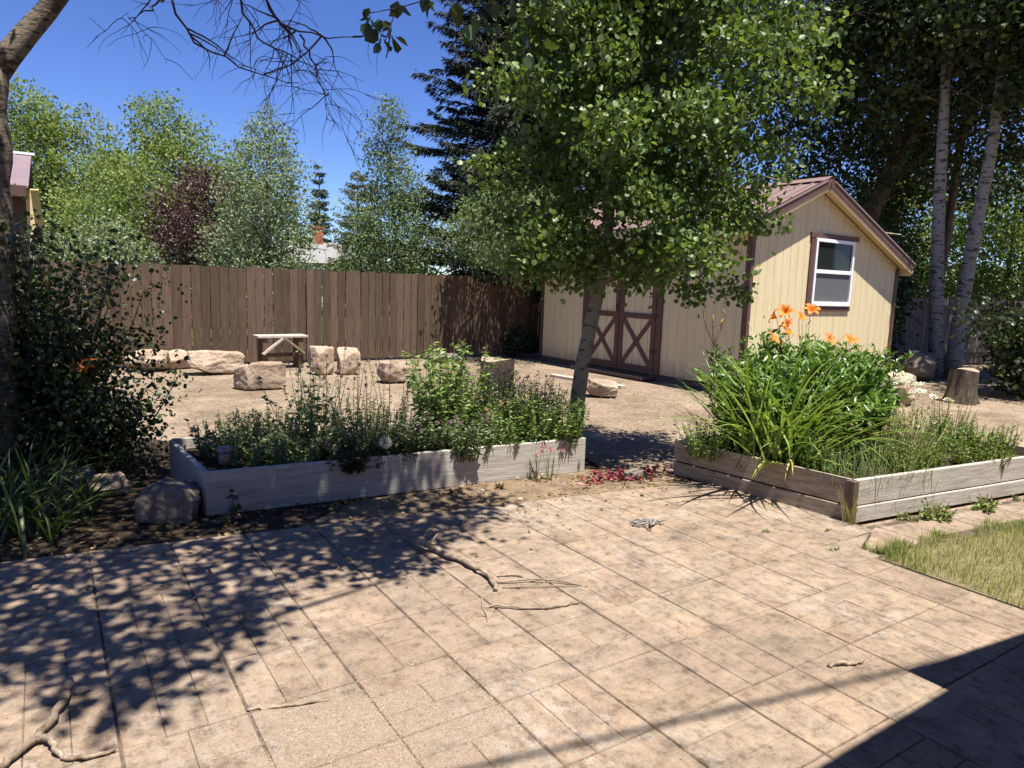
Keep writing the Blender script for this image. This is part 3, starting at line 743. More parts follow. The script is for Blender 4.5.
# ------------------------------------------------------------------ neighbouring buildings
nb = thing('outbuilding', 'yellow walled outbuilding with mauve metal roof beyond the fence behind the left trunk', 'building', (-4.2, 20.0, 0), 0)
def part(par, name, mat, *a):
    q = MB(); q.box(*a); return q.build(name, mat, par)
part(nb, 'wall', M['yellow'], 0, 4.12, .35, 4.0, 0, 3.45)
part(nb, 'corner_board', M['brown'], 3.72, 3.97, .32, .348, 0, 3.3)
part(nb, 'corner_board', M['cream'], 3.98, 4.14, .30, .348, 0, 3.3)
q = MB(); a = [(-.4, -.35, 3.46), (4.05, -.35, 3.46), (4.13, 1.9, 4.42), (-.4, 1.9, 4.42)]
q.add(a + [(x, y, z - .05) for x, y, z in a], [(0, 1, 2, 3), (7, 6, 5, 4), (0, 4, 5, 1), (1, 5, 6, 2), (3, 7, 4, 0)])
for i in range(9): q.bar((-.2 + i * .5, -.35, 3.475), (-.2 + i * .5, 1.9, 4.435), .03, .03)
q.build('roof', M['mauve'], nb)
q = MB(); a = [(-.4, 1.92, 4.42), (4.13, 1.92, 4.42), (4.13, 4.3, 3.4), (-.4, 4.3, 3.4)]; q.add(a, [(0, 1, 2, 3)]); q.build('roof', M['mauve'], nb)
q = MB(); q.box(-.4, 4.2, 1.82, 1.98, 4.41, 4.47); q.build('ridge_cap', M['vinyl'], nb)
part(nb, 'fascia', M['brown'], -.4, 4.0, -.36, -.33, 3.22, 3.46); part(nb, 'soffit', M['brown'], -.4, 4.0, -.33, .34, 3.22, 3.26)
q = MB(); q.bar((4.16, -.28, 3.40), (4.22, .28, 2.5), .05, .16, (1, 0, 0)); q.build('eave_bracket', M['yellow'], nb)
part(nb, 'bracket_foot', M['brown'], 4.13, 4.28, .2, .34, 2.30, 2.47)

hs = thing('house', 'distant house with pale grey roof above the fence between the trees', 'house', (12.6, 40, 0), math.radians(-14))
q = MB(); q.box(-3.2, 3.2, 0, 6, 0, 2.6); q.build('wall', M['vinyl'], hs)
q = MB(); a = [(-3.5, -.4, 2.45), (3.5, -.4, 2.45), (2.2, 3, 3.75), (-2.2, 3, 3.75), (-3.5, 6.4, 2.45), (3.5, 6.4, 2.45)]
q.add(a, [(0, 1, 2, 3), (3, 2, 5, 4), (0, 3, 4), (1, 5, 2)]); rf = q.build('roof', plain('grey_shingle', (0.22, 0.215, 0.205), .85, .2, var=.15, scale=2), hs)
q = MB(); q.box(.35, .95, 2.6, 3.1, 3.3, 4.55); q.box(.3, 1.0, 2.55, 3.15, 4.55, 4.65); q.build('chimney', plain('orange_brick', (0.36, 0.12, 0.06), .85, .2, var=.25, scale=6), rf)
for x in (-1.8, 1.2):
    q = MB(); q.box(x, x + .9, -.03, -.004, 1.0, 2.0); q.build('window', M['glass'], hs)

# own house: eave behind the camera that throws the shade on the near patio
oh = thing('house', 'house behind the viewpoint whose eave shades the patio corner', 'house', (0, 0, 0))
EZ = 2.75
q = MB(); q.box(-4, 12, -4.2, -1.1, 0, 2.6); q.build('wall', M['siding'], oh)
ys = lambda y: y - EZ * math.cos(SUN_EL) / math.sin(SUN_EL)
q = MB()
for x0, x1, ya, yb in ((-4, 3.20, 1.20, 1.31), (3.20, 13, 1.475, 0.35)):
    A = [(x0, ys(ya), EZ), (x1, ys(yb), EZ), (x1, -5, EZ + 1.6), (x0, -5, EZ + 1.6)]
    q.add(A + [(x, y, z - .14) for x, y, z in A], [(0, 1, 2, 3), (7, 6, 5, 4), (0, 4, 5, 1), (1, 5, 6, 2), (2, 6, 7, 3), (3, 7, 4, 0)])
q.build('roof', M['roof'], oh)
cb = MB(); dyc = 6.0 * math.cos(SUN_EL) / math.sin(SUN_EL)
cb.tube([(-8, 3.85 - dyc, 6.4), (-3, 2.82 - dyc, 6.05), (1.32, 1.92 - dyc, 5.95), (3.84, 1.39 - dyc, 5.95), (6.5, .83 - dyc, 6.05)], .015, 8)
q = MB(); q.tube([(6.5, .83 - dyc, 2.6), (6.5, .83 - dyc, 6.2)], [.04, .04], 10); q.build('service_mast', M['post'], oh, True)
tag(cb.build('overhead_cable', M['deadtwig'], None, True), 'thick black cable strung overhead from the house eave', 'cable')
pp = thing('utility_pole', 'wooden pole carrying the overhead cable left of the patio', 'pole', (-8, 3.85 - dyc, 0))
q = MB(); q.tube([(0, 0, 0), (0, 0, 7.0)], [.13, .10], 12); q.build('shaft', M['bark'], pp, True)
q = MB(); q.box(-.5, .5, -.16, -.10, 6.37, 6.47); q.build('crossarm', M['bark'], pp)

# ------------------------------------------------------------------ raised beds
def planter(name, label, loc, rz, L, D, boards, mat, maty, post, th=.04, skew=0):
    root = thing(name, label, 'planter', loc, rz)
    H = boards[-1][1]
    for z0, z1, pr in boards:
        q = MB(); q.box(.0, L, -pr, th - pr, z0, z1 - .003); q.build('front_board', mat, root, bevel=.006)
        q = MB(); q.box(.02, L, D - th, D, z0, z1 - .003); q.build('back_board', mat, root, bevel=.006)
        for x in (0, L - th):
            xx = x + (-pr if x == 0 else pr)
            q = MB(); q.box(xx - .003, xx + th - .003, th - pr + .003, D - th - .003, z0, z1 - .006); q.build('side_board', maty, root, bevel=.006)
    for px, py in post:
        q = MB(); q.box(px - .03, px + .022, py - .035, py + .035, 0, H - .004); q.build('corner_post', M['post'], root, bevel=.006)
    q = MB(); n = 14; v = []
    for j in range(n + 1):
        for i in range(n + 1):
            x = th + (L - 2 * th) * i / n; y = th + (D - 2 * th) * j / n
            v.append((x, y, H - .10 + .05 * noise.noise(Vector((x * 2, y * 2, L)))))
    q.add(v, [(j * (n + 1) + i, j * (n + 1) + i + 1, (j + 1) * (n + 1) + i + 1, (j + 1) * (n + 1) + i) for j in range(n) for i in range(n)])
    q.build('soil_fill', M['mulch'], root, True)
    for o in root.children:
        for v in o.data.vertices: v.co.x += skew * v.co.y
    return root
LB = (0.87, 5.09, math.radians(-4.3), -.13); RB = (4.89, 2.80, math.radians(-6.6), -.236)
planter('raised_bed', 'silvery grey plank raised bed of mixed herbs left of the thin aspen trunk', (LB[0], LB[1], -.012), LB[2], 3.17, 1.2, [(0, .315, 0)], M['plank'], M['plank'], [(.075, .085)], skew=LB[3])
planter('raised_bed', 'weathered two tier plank raised bed holding the orange daylilies', (RB[0], RB[1], -.004), RB[2], 2.74, 1.6, [(0, .125, .012), (.128, .325, 0)], M['plank'], M['planky'], [(-.022, .012)], skew=RB[3])
def inbed(B, u, v, z=0):
    c, s = math.cos(B[2]), math.sin(B[2]); u += B[3] * v; return (B[0] + c * u - s * v, B[1] + s * u + c * v, z)

# ------------------------------------------------------------------ rocks, stumps, bench
rg = 'sandstone blocks set round the gravel yard'
rock('boulder', 'long tan sandstone boulder lying at the fence foot left of the bench', (2.38, 12.75, 0), (.88, .46, .36), M['stone'], 4, .12, .85, .09, rg, .04)
rock('boulder', 'pale rounded boulder partly behind the long tan boulder', (1.95, 13.65, 0), (.55, .45, .35), M['stone'], 9, .3, .4, .10, rg)
rock('boulder', 'flat brownish boulder leftmost by the fence behind the shrub', (1.45, 13.45, 0), (.68, .45, .36), M['stone'], 12, -.2, .5, .10, rg)
rock('stone_block', 'squared brown stone block on the gravel in front of the bench', (2.66, 10.85, 0), (.70, .42, .38), M['redstone'], 21, -.03, .93, .06, rg)
rock('stone_block', 'upright tan stone block behind the tall budding stalks, left of a pair', (4.02, 12.15, 0), (.37, .4, .48), M['stone'], 31, .05, .92, .06, rg)
rock('stone_block', 'upright tan stone block behind the tall budding stalks, right of a pair', (4.47, 12.05, 0), (.37, .4, .46), M['stone'], 35, -.1, .92, .06, rg)
rock('boulder', 'pinkish angular boulder on the gravel between the stone pair and the stump', (4.78, 10.8, 0), (.50, .42, .35), M['redstone'], 43, .0, .7, .09, rg)
rock('stone_slab', 'small flat grey slab lying at the foot of the shaded fence', (7.0, 13.3, 0), (.65, .4, .16), M['greystone'], 47, .0, .8, .05)
rock('boulder', 'angular reddish rock with pale top beside the aspen before the shed', (7.12, 8.3, 0), (.52, .40, .25), M['redstone'], 52, -.5, .7, .10, None, .06)
rock('boulder', 'pale pinkish boulder beside the white yarrow right of the shed', (11.2, 5.95, 0), (.85, .6, .5), M['stone'], 58, .2, .5, .12)
rock('boulder', 'large rounded grey boulder in the shade against the raised bed corner', (.665, 5.21, -.02), (.38, .38, .27), M['greystone'], 64, -.35, .7, .10, None, .12)
rock('boulder', 'small brown rock half buried in mulch left of the big grey boulder', (.34, 5.95, -.02), (.34, .26, .17), M['redstone'], 71, .4, .4, .1)
rock('boulder', 'dim mossy stone in the mulch behind the small brown rock', (.12, 6.2, -.02), (.32, .3, .2), M['greystone'], 77, .1, .4, .1)
rock('boulder', 'dark flat stone lying among the fallen red petals', (4.29, 4.47, -.012), (.24, .15, .10), M['greystone'], 83, -.3, .45, .1)
rock('boulder', 'shadowed rounded rock at the base of the white aspens', (15.0, 7.6, -.01), (1.0, .7, .6), M['greystone'], 88, .3, .4, .12)
rock('boulder', 'low shaded rock between the shed corner and the white aspens', (14.2, 8.1, -.01), (.9, .7, .45), M['greystone'], 91, -.3, .4, .12)

def stump(name, label, loc, r, h, seed, lean=(0, 0)):
    root = thing(name, label, 'stump', loc)
    n = 28; ph = [random.Random(seed).uniform(0, 6) for _ in range(4)]
    rr = lambda a, z: r * (1 + .06 * math.sin(3 * a + ph[0]) + .05 * math.sin(7 * a + ph[1] + z * 2) + .03 * math.sin(13 * a + ph[2]) + .22 * max(0, .18 - z) / .18 * (1 + .5 * math.sin(5 * a)))
    q = MB(); zs = [-.02, .06, .15, h * .5, h * .8, h - .01]; v = []
    for z in zs: v += [(rr(a, z) * math.cos(a) + lean[0] * z, rr(a, z) * math.sin(a) + lean[1] * z, z + (.02 * math.sin(2 * a + ph[3]) if z > h * .9 else 0)) for a in (2 * PI * k / n for k in range(n))]
    q.add(v, [(j * n + i, j * n + (i + 1) % n, (j + 1) * n + (i + 1) % n, (j + 1) * n + i) for j in range(len(zs) - 1) for i in range(n)])
    q.build('bark', M['stump'], root, True)
    q = MB(); q.add([(x * .97 + lean[0] * .01, y * .97, z + .004) for x, y, z in v[-n:]], [tuple(range(n))]); q.build('cut_top', M['cutwood'], root)
    return root
stump('tree_stump', 'dark upright tree stump on the gravel behind the left raised bed', (5.0, 7.95, -.02), .22, .68, 5)
stump('tree_stump', 'grey split tree stump in front of the white aspens and board fence', (12.5, 5.55, -.02), .21, .54, 8, (.06, 0))

bn = thing('bench', 'small rustic wooden bench with white top and diagonal braces by the fence', 'bench', (3.62, 13.25, -.02), math.radians(4))
q = MB(); q.box(-.46, .46, -.19, -.01, .56, .60); q.build('top_board', M['greywood'], bn, bevel=.005)
q = MB(); q.box(-.45, .47, .0, .18, .56, .60); q.build('top_board', M['greywood'], bn, bevel=.005)
for x in (-.33, .33):
    for y in (-.13, .12):
        q = MB(); q.box(x - .045, x + .045, y - .03, y + .03, 0, .557); q.build('leg', M['brownwood'], bn, bevel=.004)
for sg in (-1, 1):
    q = MB(); q.bar((sg * .38, -.18, .27), (sg * .02, -.18, .55), .035, .085, (0, 1, 0)); q.build('brace', M['greywood'] if sg < 0 else M['stick'], bn)
q = MB(); q.box(-.28, .28, -.015, .015, .20, .27); q.build('stretcher', M['brownwood'], bn)
pk = MB(); pk.box(-.45, 1.25, -.07, .07, 0, .045); tag(pk.build('loose_plank', M['greywood'], None, loc=(8.05, 9.3, -.028), rz=math.radians(99), bevel=.004), 'loose weathered plank lying on gravel in front of the shed doors', 'plank')

# ------------------------------------------------------------------ small things on the patio and in the bed
def stick(name, label, pts, rad, mat, cat='stick', extra=()):
    root = thing(name, label, cat, pts[0])
    P = smooth_path(pts, max(8, len(pts) * 4)); P = P - np.array(pts[0])
    jj = NR.normal(size=P.shape) * rad * .38; P = P + jj
    q = MB(); q.tube(P, np.linspace(rad, rad * .7, len(P)) * NR.uniform(.85, 1.15, len(P)), 8)
    q.build('stem', mat, root, True)
    for e, r2 in extra:
        E = smooth_path(e, max(6, len(e) * 3)) - np.array(pts[0]); E = E + NR.normal(size=E.shape) * r2 * .3
        q = MB(); q.tube(E, np.linspace(r2, r2 * .5, len(E)), 6); q.build('side_twig', mat, root, True)
    return root
zp = .007
stick('fallen_branch', 'thick peeled branch lying on the patio at the edge of the shade', [(1.86, 3.86, .05), (1.93, 3.70, .04), (1.985, 3.50, .03), (2.01, 3.28, .03), (2.0, 3.14, .026), (1.965, 3.05, .016)], .017, M['stick'],
      extra=[([(1.9, 3.75, .04), (1.98, 3.78, .09), (2.1, 3.86, .10)], .006), ([(1.89, 3.8, .045), (1.8, 3.9, .08), (1.72, 3.98, .05)], .007), ([(1.87, 3.85, .045), (1.9, 3.98, .09), (1.98, 4.08, .08)], .006)])
stick('fallen_twig', 'thin forked twig lying just right of the thick peeled branch', [(2.02, 3.14, zp + .01), (2.2, 3.07, zp + .018), (2.33, 2.98, zp + .012), (2.44, 2.87, zp)], .0055, M['stick'], extra=[([(2.02, 3.08, zp), (2.15, 3.0, zp + .006), (2.28, 2.95, zp + .006), (2.44, 2.87, zp)], .0045), ([(2.2, 3.07, zp), (2.28, 3.06, zp + .01), (2.36, 2.99, zp)], .003)])
stick('fallen_twig', 'thin twig with a hooked left end below the thick peeled branch', [(1.80, 2.93, zp), (1.86, 2.90, zp + .012), (1.98, 2.80, zp + .008), (2.10, 2.74, zp + .006), (2.27, 2.72, zp + .012)], .006, M['stick'], extra=[([(1.80, 2.93, zp), (1.77, 2.83, zp + .004), (1.74, 2.78, zp)], .004), ([(1.77, 2.83, zp), (1.72, 2.87, zp + .02)], .003), ([(1.8, 2.93, zp), (1.84, 2.99, zp + .02)], .003)])
stick('fallen_twig', 'short dark twig near the upper end of the forked twig', [(2.07, 3.22, zp), (2.16, 3.18, zp + .004), (2.2, 3.14, zp)], .004, M['deadtwig'])
stick('fallen_branch', 'crooked forked branch lying in the near left corner of the patio', [(.015, 3.13, .035), (-.01, 3.0, .03), (-.05, 2.86, .028), (-.10, 2.78, .024), (-.19, 2.68, .02), (-.30, 2.55, .018)], .017, M['stick'],
      extra=[([(-.09, 2.79, .024), (-.055, 2.755, .034), (-.045, 2.68, .02), (.0, 2.62, .018), (.06, 2.60, .016), (.13, 2.60, .014)], .012)])
stick('fallen_twig', 'long thin pale twig on the sandy part of the patio', [(.575, 2.63, zp), (.66, 2.59, zp + .004), (.76, 2.555, zp + .004), (.86, 2.535, zp)], .0065, M['stick'])
stick('fallen_stick', 'short knobbly bleached stick alone on the right of the patio', [(2.85, 1.67, .014), (2.91, 1.655, .017), (2.96, 1.625, .014), (3.03, 1.615, .016)], .010, M['stick'])
# crumpled scrap
sc_ = MB(); rs = random.Random(5); P = []
for k in range(26): P.append((math.sin(k * .55) * .07 + k * .006 - .07, math.cos(k * .8) * .04 - k * .004, .012 + abs(math.sin(k * 1.3)) * .028))
sc_.tube(smooth_path(P, 80), .0065, 6)
for k in range(5):
    x, y = rs.uniform(-.1, .06), rs.uniform(-.06, .05)
    sc_.tube(smooth_path([(x, y, .012), (x + .04, y - .02, .03), (x + .07, y - .07, .014), (x + .05, y - .10, .01)], 10), .0055, 5)
tag(sc_.build('crumpled_string', plain('pale_grey_string', (.20, .19, .175), .7, .3, var=.3, scale=30), None, True, (3.45, 3.5, .004)), 'crumpled pale grey string lying on the patio between the two beds', 'string')

def scatter_cards(name, pts, size, mat, label, cat, shape='oval', flat=True, up=3.0):
    n = len(pts); P = np.array(pts)
    V, F = leaf_arrays(P, unit(np.concatenate([NR.normal(size=(n, 2)), NR.normal(size=(n, 1)) * .25], 1)), rand_dirs(n, up), size * NR.uniform(.5, 1.3, n), shape)
    return tag(link(name, fast_mesh(name, V, F, mat)), label, cat, None, 'stuff')
pts = [(4.22 + R.gauss(0, .22), 4.52 + R.gauss(0, .08) - .0, R.uniform(.0, .05)) for _ in range(420)]
scatter_cards('petal_litter', pts, .045, M['redpetal'], 'heap of fallen dark red petals between the aspen and the right bed', 'petals', up=.8)
pts = []
for _ in range(750):
    x = R.uniform(-.6, 4.7); y = edge_y(x) + R.uniform(-.05, .65); pts.append((x, y, R.uniform(-.008, .014)))
for _ in range(110):
    x = R.uniform(-.4, 4.4); y = edge_y(x) - abs(R.gauss(0, .5)); pts.append((x, y, .012))
scatter_cards('leaf_litter', pts, .038, M['dryleaf'], 'dry brown leaf litter along the back edge of the patio', 'leaf litter', up=1.5)
pb = MB(); oc = [(1, 0, 0), (-1, 0, 0), (0, 1, 0), (0, -1, 0), (0, 0, 1), (0, 0, -1)]; of = [(0, 2, 4), (2, 1, 4), (1, 3, 4), (3, 0, 4), (2, 0, 5), (1, 2, 5), (3, 1, 5), (0, 3, 5)]
for _ in range(2600):
    if R.random() < .8: x, y = .95 + R.gauss(0, .38), 2.25 + R.gauss(0, .36)
    else:
        x = R.uniform(-.3, 4.2); y = R.uniform(1.3, 4.2)
    if y > edge_y(x) - .02: continue
    s = R.uniform(.0015, .0045) * (1.6 if R.random() < .04 else 1)
    pb.add([(x + a * s * R.uniform(.7, 1.3), y + b_ * s * R.uniform(.7, 1.3), .006 + c * s * .7) for a, b_, c in oc], of)
tag(pb.build('grit', M['pebble']), 'loose sandy grit scattered over the patio slabs', 'grit', None, 'stuff')
gs = MB()
for _ in range(2600):
    x = R.uniform(1, 13); y = R.uniform(5.6, 13.6)
    if 9.2 < x and y > 7.2: continue
    if x < 4.3 and y < 6.5: continue
    s = R.uniform(.008, .022)
    gs.add([(x + a * s * R.uniform(.7, 1.3), y + b_ * s * R.uniform(.7, 1.3), -.028 + c * s * .6) for a, b_, c in oc], of)
tag(gs.build('loose_gravel', M['pebble']), 'scattered loose stones over the gravel yard', 'gravel', None, 'stuff')

Bw = []
for _ in range(420):
    x = R.uniform(1.2, 9.2); y = R.uniform(6.6, 13.4)
    if noise.noise(Vector((x * .6, y * .6, 2))) < .05: continue
    for k in range(5): Bw.append((x + R.gauss(0, .025), y + R.gauss(0, .025), -.03))
Bw = np.array(Bw); nw = len(Bw)
tag(blades('sparse_weeds', Bw, NR.uniform(0, 2 * PI, nw), NR.uniform(.03, .11, nw), NR.uniform(.004, .008, nw), NR.uniform(0, .7, nw), NR.uniform(.6, 1.8, nw), M['dryblade'], None, 3, .1), 'sparse dry weeds growing through the gravel yard', 'weeds', None, 'stuff')
# solar light
sl_ = thing('solar_light', 'small solar path light standing in the shaded left bed corner', 'garden light', inbed(LB, .17, .17, .2))
q = MB(); q.tube([(0, 0, -.1), (0, 0, .12)], .010, 10); q.build('stake', M['brown'], sl_, True)
q = MB(); q.tube([(0, 0, .10), (0, 0, .115), (0, 0, .20)], [.028, .036, .046], 20); q.build('lens', plain('frosted_lens', (.12, .095, .08), .25, .5), sl_, True)
q = MB(); q.tube([(0, 0, .201), (0, 0, .212), (0, 0, .226), (0, 0, .234)], [.054, .056, .05, .02], 20); q.build('cap', plain('dull_grey_cap', (.16, .155, .15), .45, .5, .0), sl_, True)

# ------------------------------------------------------------------ lawn and grass
def lawn(n, inside, name, label, lmin, lmax, mat):
    B = []
    while len(B) < n:
        x, y = R.uniform(4.3, 8.5), R.uniform(.3, 2.45)
        if inside(x, y): B.append((x, y, -.005))
    B = np.array(B)
    o = blades(name, B, NR.uniform(0, 2 * PI, n), NR.uniform(lmin, lmax, n), NR.uniform(.003, .0055, n), NR.uniform(0, .5, n), NR.uniform(.5, 1.7, n), mat, None, 3, .1)
    return tag(o, label, 'grass', None, 'stuff')
top_l = lambda x: 2.36 - .105 * (x - 4.6) + .05 * math.sin(x * 9) + .03 * math.sin(x * 23)
lf = lambda x: 4.385 + .03 * math.sin(x * 11)
lawn(15000, lambda x, y: y < top_l(x) and x > lf(y) and R.random() < .35 + .65 * min(1, max(0, noise.noise(Vector((x * 1.7, y * 1.7, 3))) + .6)), 'lawn_grass', 'dry yellowing lawn grass right of the patio', .03, .075, M['dryblade'])
lawn(12000, lambda x, y: y < top_l(x) and x > lf(y) and R.random() < .2 + .9 * min(1, max(0, noise.noise(Vector((x * 1.3, y * 1.3, 8))) * 1.5 + .1 + (y - 1.9) * .9)), 'lawn_grass', 'green lawn grass nearer the right bed', .04, .10, M['greenblade'])

def grass_tuft(name, label, loc, n, L, spread, mat, wd=.005, group=None, t1=(.4, 1.6), cat='grass tuft'):
    root = thing(name, label, cat, loc, 0, group)
    B = np.stack([NR.normal(size=n) * spread, NR.normal(size=n) * spread, np.full(n, -.01)], 1)
    az = np.arctan2(B[:, 1], B[:, 0]) + NR.normal(size=n) * .9
    blades('blade', B, az, L * NR.uniform(.5, 1.15, n), wd * NR.uniform(.7, 1.3, n), NR.uniform(0, .35, n), NR.uniform(t1[0], t1[1], n), mat, root, 5, .12)['kind'] = 'stuff'
    return root

# ------------------------------------------------------------------ herbs
def herb(name, label, loc, h, spread, nst, per, lsize, lmat, cat='plant', shape='lance', group=None, lean=.25, smat=None, f0=.12, up=.5, taper=.5, srad=.004, dz=(-.35, .7)):
    root = thing(name, label, cat, loc, 0, group)
    sm = MB(); P = []; D = []; Sz = []; tips = []
    for k in range(nst):
        a = R.uniform(0, 2 * PI); r = spread * math.sqrt(R.random()) * .55
        hh = h * R.uniform(.7, 1.05); ln = lean * R.uniform(.2, 1.2) * (.4 + r / max(spread, .01))
        p = wander((r * math.cos(a), r * math.sin(a), -.02), (math.cos(a) * ln, math.sin(a) * ln, 1), hh, 6, .10)
        sm.tube(p, np.linspace(srad, srad * .4, 7), 5, False); tips.append(p[-1])
        m = int(per * R.uniform(.8, 1.2)); t = NR.uniform(f0, 1.0, m)
        q = np.stack([np.interp(t * 6, np.arange(7), p[:, j]) for j in range(3)], 1)
        an = NR.uniform(0, 2 * PI, m)
        P.append(q); D.append(np.stack([np.cos(an), np.sin(an), NR.uniform(dz[0], dz[1], m)], 1)); Sz.append(lsize * (1 - taper * t) * NR.uniform(.7, 1.2, m))
    sm.build('stem', smat or M['twig'], root, True)
    P = np.concatenate(P); D = np.concatenate(D); Sz = np.concatenate(Sz)
    V, F = leaf_arrays(P, D, rand_dirs(len(P), up * 2), Sz, shape)
    link('foliage', fast_mesh('foliage', V, F, lmat), root)
    return root, tips

def ball_mesh(name, n, r, mat, shape='lance', size=.5, squash=1.0):
    d = rand_dirs(n); d[:, 2] *= squash
    V, F = leaf_arrays(d * r * .25, d, rand_dirs(n), np.full(n, r * size * 1.6), shape)
    return fast_mesh(name, V, F, mat)
me_chive = ball_mesh('flower_head', 60, .020, M['purple'])
me_chive2 = ball_mesh('flower_head', 60, .020, M['pink'])
me_buff = ball_mesh('seed_head', 46, .017, M['buff'], 'oval')
me_puff = ball_mesh('flower_head', 320, .036, M['white'], 'needle', .6)
me_bud = ball_mesh('flower_bud', 30, .016, plain('dull_bud', (.20, .13, .16), .8, .2), 'oval')

def heads(root, pts, me, name='flower_head', smat=None, base=None, rad=.0022):
    sm = MB()
    for p in pts:
        o = bpy.data.objects.new(name, me); COL.objects.link(o); o.location = tuple(p); o.parent = root
        o.rotation_euler = (R.uniform(-.4, .4), R.uniform(-.4, .4), R.uniform(0, 6)); s = R.uniform(.75, 1.2); o.scale = (s, s, s)
        if base is not None:
            b0 = (p[0] * .55 + R.gauss(0, .03), p[1] * .55 + R.gauss(0, .03), base)
            sm.tube([b0, ((b0[0] + p[0]) / 2 + R.gauss(0, .01), (b0[1] + p[1]) / 2, (base + p[2]) / 2), tuple(p)], rad, 4, False)
    if base is not None: sm.build('flower_stalk', smat or M['herbleaf'], root, True)

sz = .215
gl = 'herb clumps in the left raised bed'
# dark low plants on the shaded left
for u, v, h, lab in ((.45, .45, .22, 'low dark leafy herb in the shaded left corner of the left bed'), (.38, .85, .30, 'dark leafy herb at the back left of the left bed'), (.72, .35, .24, 'low dark herb along the front board of the left bed'),
                     (.75, .85, .34, 'dusky leafy herb behind the low front herb in the left bed'), (1.15, .32, .26, 'dark herb with small pale buds by the front board'), (1.75, .30, .27, 'dark fine herb in front of the budding stalks')):
    herb('herb', lab, inbed(LB, u, v, sz), h * 1.15, .42, 60, 20, .055, M['herbleaf'], 'herb', 'oval', gl, .5)
herb('broad_leaved_herb', 'tall dark broad leaved plant standing in front of the bench', inbed(LB, .92, .62, sz), .92, .22, 8, 26, .085, M['herbleaf'], 'herb', 'oval', gl, .35)
herb('broad_leaved_herb', 'dark bushy plant left of the budding stalks in the left bed', inbed(LB, 1.08, .7, sz), .62, .3, 18, 26, .07, M['herbleaf'], 'herb', 'oval', gl, .4)
for u, v, h, n, lab in ((1.05, .75, .88, 9, 'tall dark budding stalks leftmost in the left bed'), (1.35, .65, .86, 10, 'tall thin budding stalks in front of the stone pair'), (1.62, .6, .78, 9, 'thin budding stalks left of the bright mint clump')):
    r_, tips = herb('budding_stalks', lab, inbed(LB, u, v, sz), h, .26, n, 34, .055, M['herbleaf'], 'herb', 'lance', gl, .12, None, .05, .5, .65)
    heads(r_, tips, me_bud, 'flower_bud')
herb('herb', 'feathery dark green undergrowth below the budding stalks', inbed(LB, 1.45, .5, sz), .46, .62, 120, 30, .055, M['herbleaf'], 'herb', 'lance', gl, .5)
r_, tips = herb('mint_clump', 'tall bright green mint clump tallest in the left bed', inbed(LB, 2.02, .45, sz), .94, .32, 52, 62, .085, M['mintleaf'], 'herb', 'lance', gl, .30, None, .08, .6, .35)
r_, tips = herb('mint_clump', 'bright green mint shoots right of the tallest mint clump', inbed(LB, 2.36, .5, sz), .50, .32, 44, 50, .07, M['mintleaf'], 'herb', 'lance', gl, .3)
for u, v, h, lab, mt, nh, me in ((2.05, .20, .30, 'grey green chives with pale heads in front of the mint', M['herbleaf'], 9, me_chive), (2.5, .28, .36, 'pink headed chives by the front board right of the mint', M['mintleaf'], 10, me_chive2), (2.55, .6, .56, 'mauve headed herb in front of the dark stump', M['herbleaf'], 12, me_chive),
                            (2.82, .40, .52, 'light green herb with mauve heads near the aspen trunk', M['mintleaf'], 8, me_chive), (2.95, .20, .42, 'bright light green herb at the right end of the left bed', M['mintleaf'], 4, me_chive),
                            (1.62, .22, .20, 'dark chives with small mauve heads by the white puffball', M['shrubleaf'], 9, me_chive), (1.1, .18, .16, 'dark chives with few dim heads in the shaded front', M['shrubleaf'], 6, me_chive)):
    r_, tips = herb('flowering_herb', lab, inbed(LB, u, v, sz), h * 1.2, .46, 80, 40, .064, mt, 'herb', 'lance', gl, .4)
    heads(r_, [(R.uniform(-.24, .24), R.uniform(-.12, .12), h * R.uniform(.85, 1.2)) for _ in range(nh)], me, 'flower_head', None, .0)
pf = thing('puffball_flower', 'single round white puffball flower above the left bed board', 'flower', inbed(LB, 1.30, .03, .2))
heads(pf, [(0, 0, .20)], me_puff, 'flower_head', M['herbleaf'], .0); pf.children[0].scale = (1.3, 1.3, 1.3)
r_, tips = herb('flowering_weed', 'pink flowering weed hanging before the right end of the left bed', (3.52, 4.76, -.01), .30, .16, 9, 10, .045, M['weedleaf'], 'weed', 'lance', None, .45)
heads(r_, [(-.02, .02, .30), (.05, 0, .27), (-.07, .03, .24), (.17, -.02, .25), (.0, .05, .26)], me_chive2, 'flower_head', M['weedleaf'], .0)
herb('weed', 'small heart leaved sprig in the shade before the left bed corner', (1.0, 4.93, -.01), .27, .07, 4, 6, .06, M['shrubleaf'], 'weed', 'round', None, .3, None, .35)
for x, y, h, lab in ((.95, 4.86, .10, 'low dark weed by the boulder and bed corner'), (3.05, 4.75, .07, 'tiny dry weed below the middle of the left bed'), (2.65, 4.78, .09, 'dry curled weed below the bed where the shade ends'), (1.7, 4.82, .07, 'tiny weed in the shade below the left bed')):
    herb('weed', lab, (x, y, -.01), h, .035, 12, 6, .04, M['dryleaf'] if 'dry' in lab else M['weedleaf'], 'weed', 'oval', None, .8)

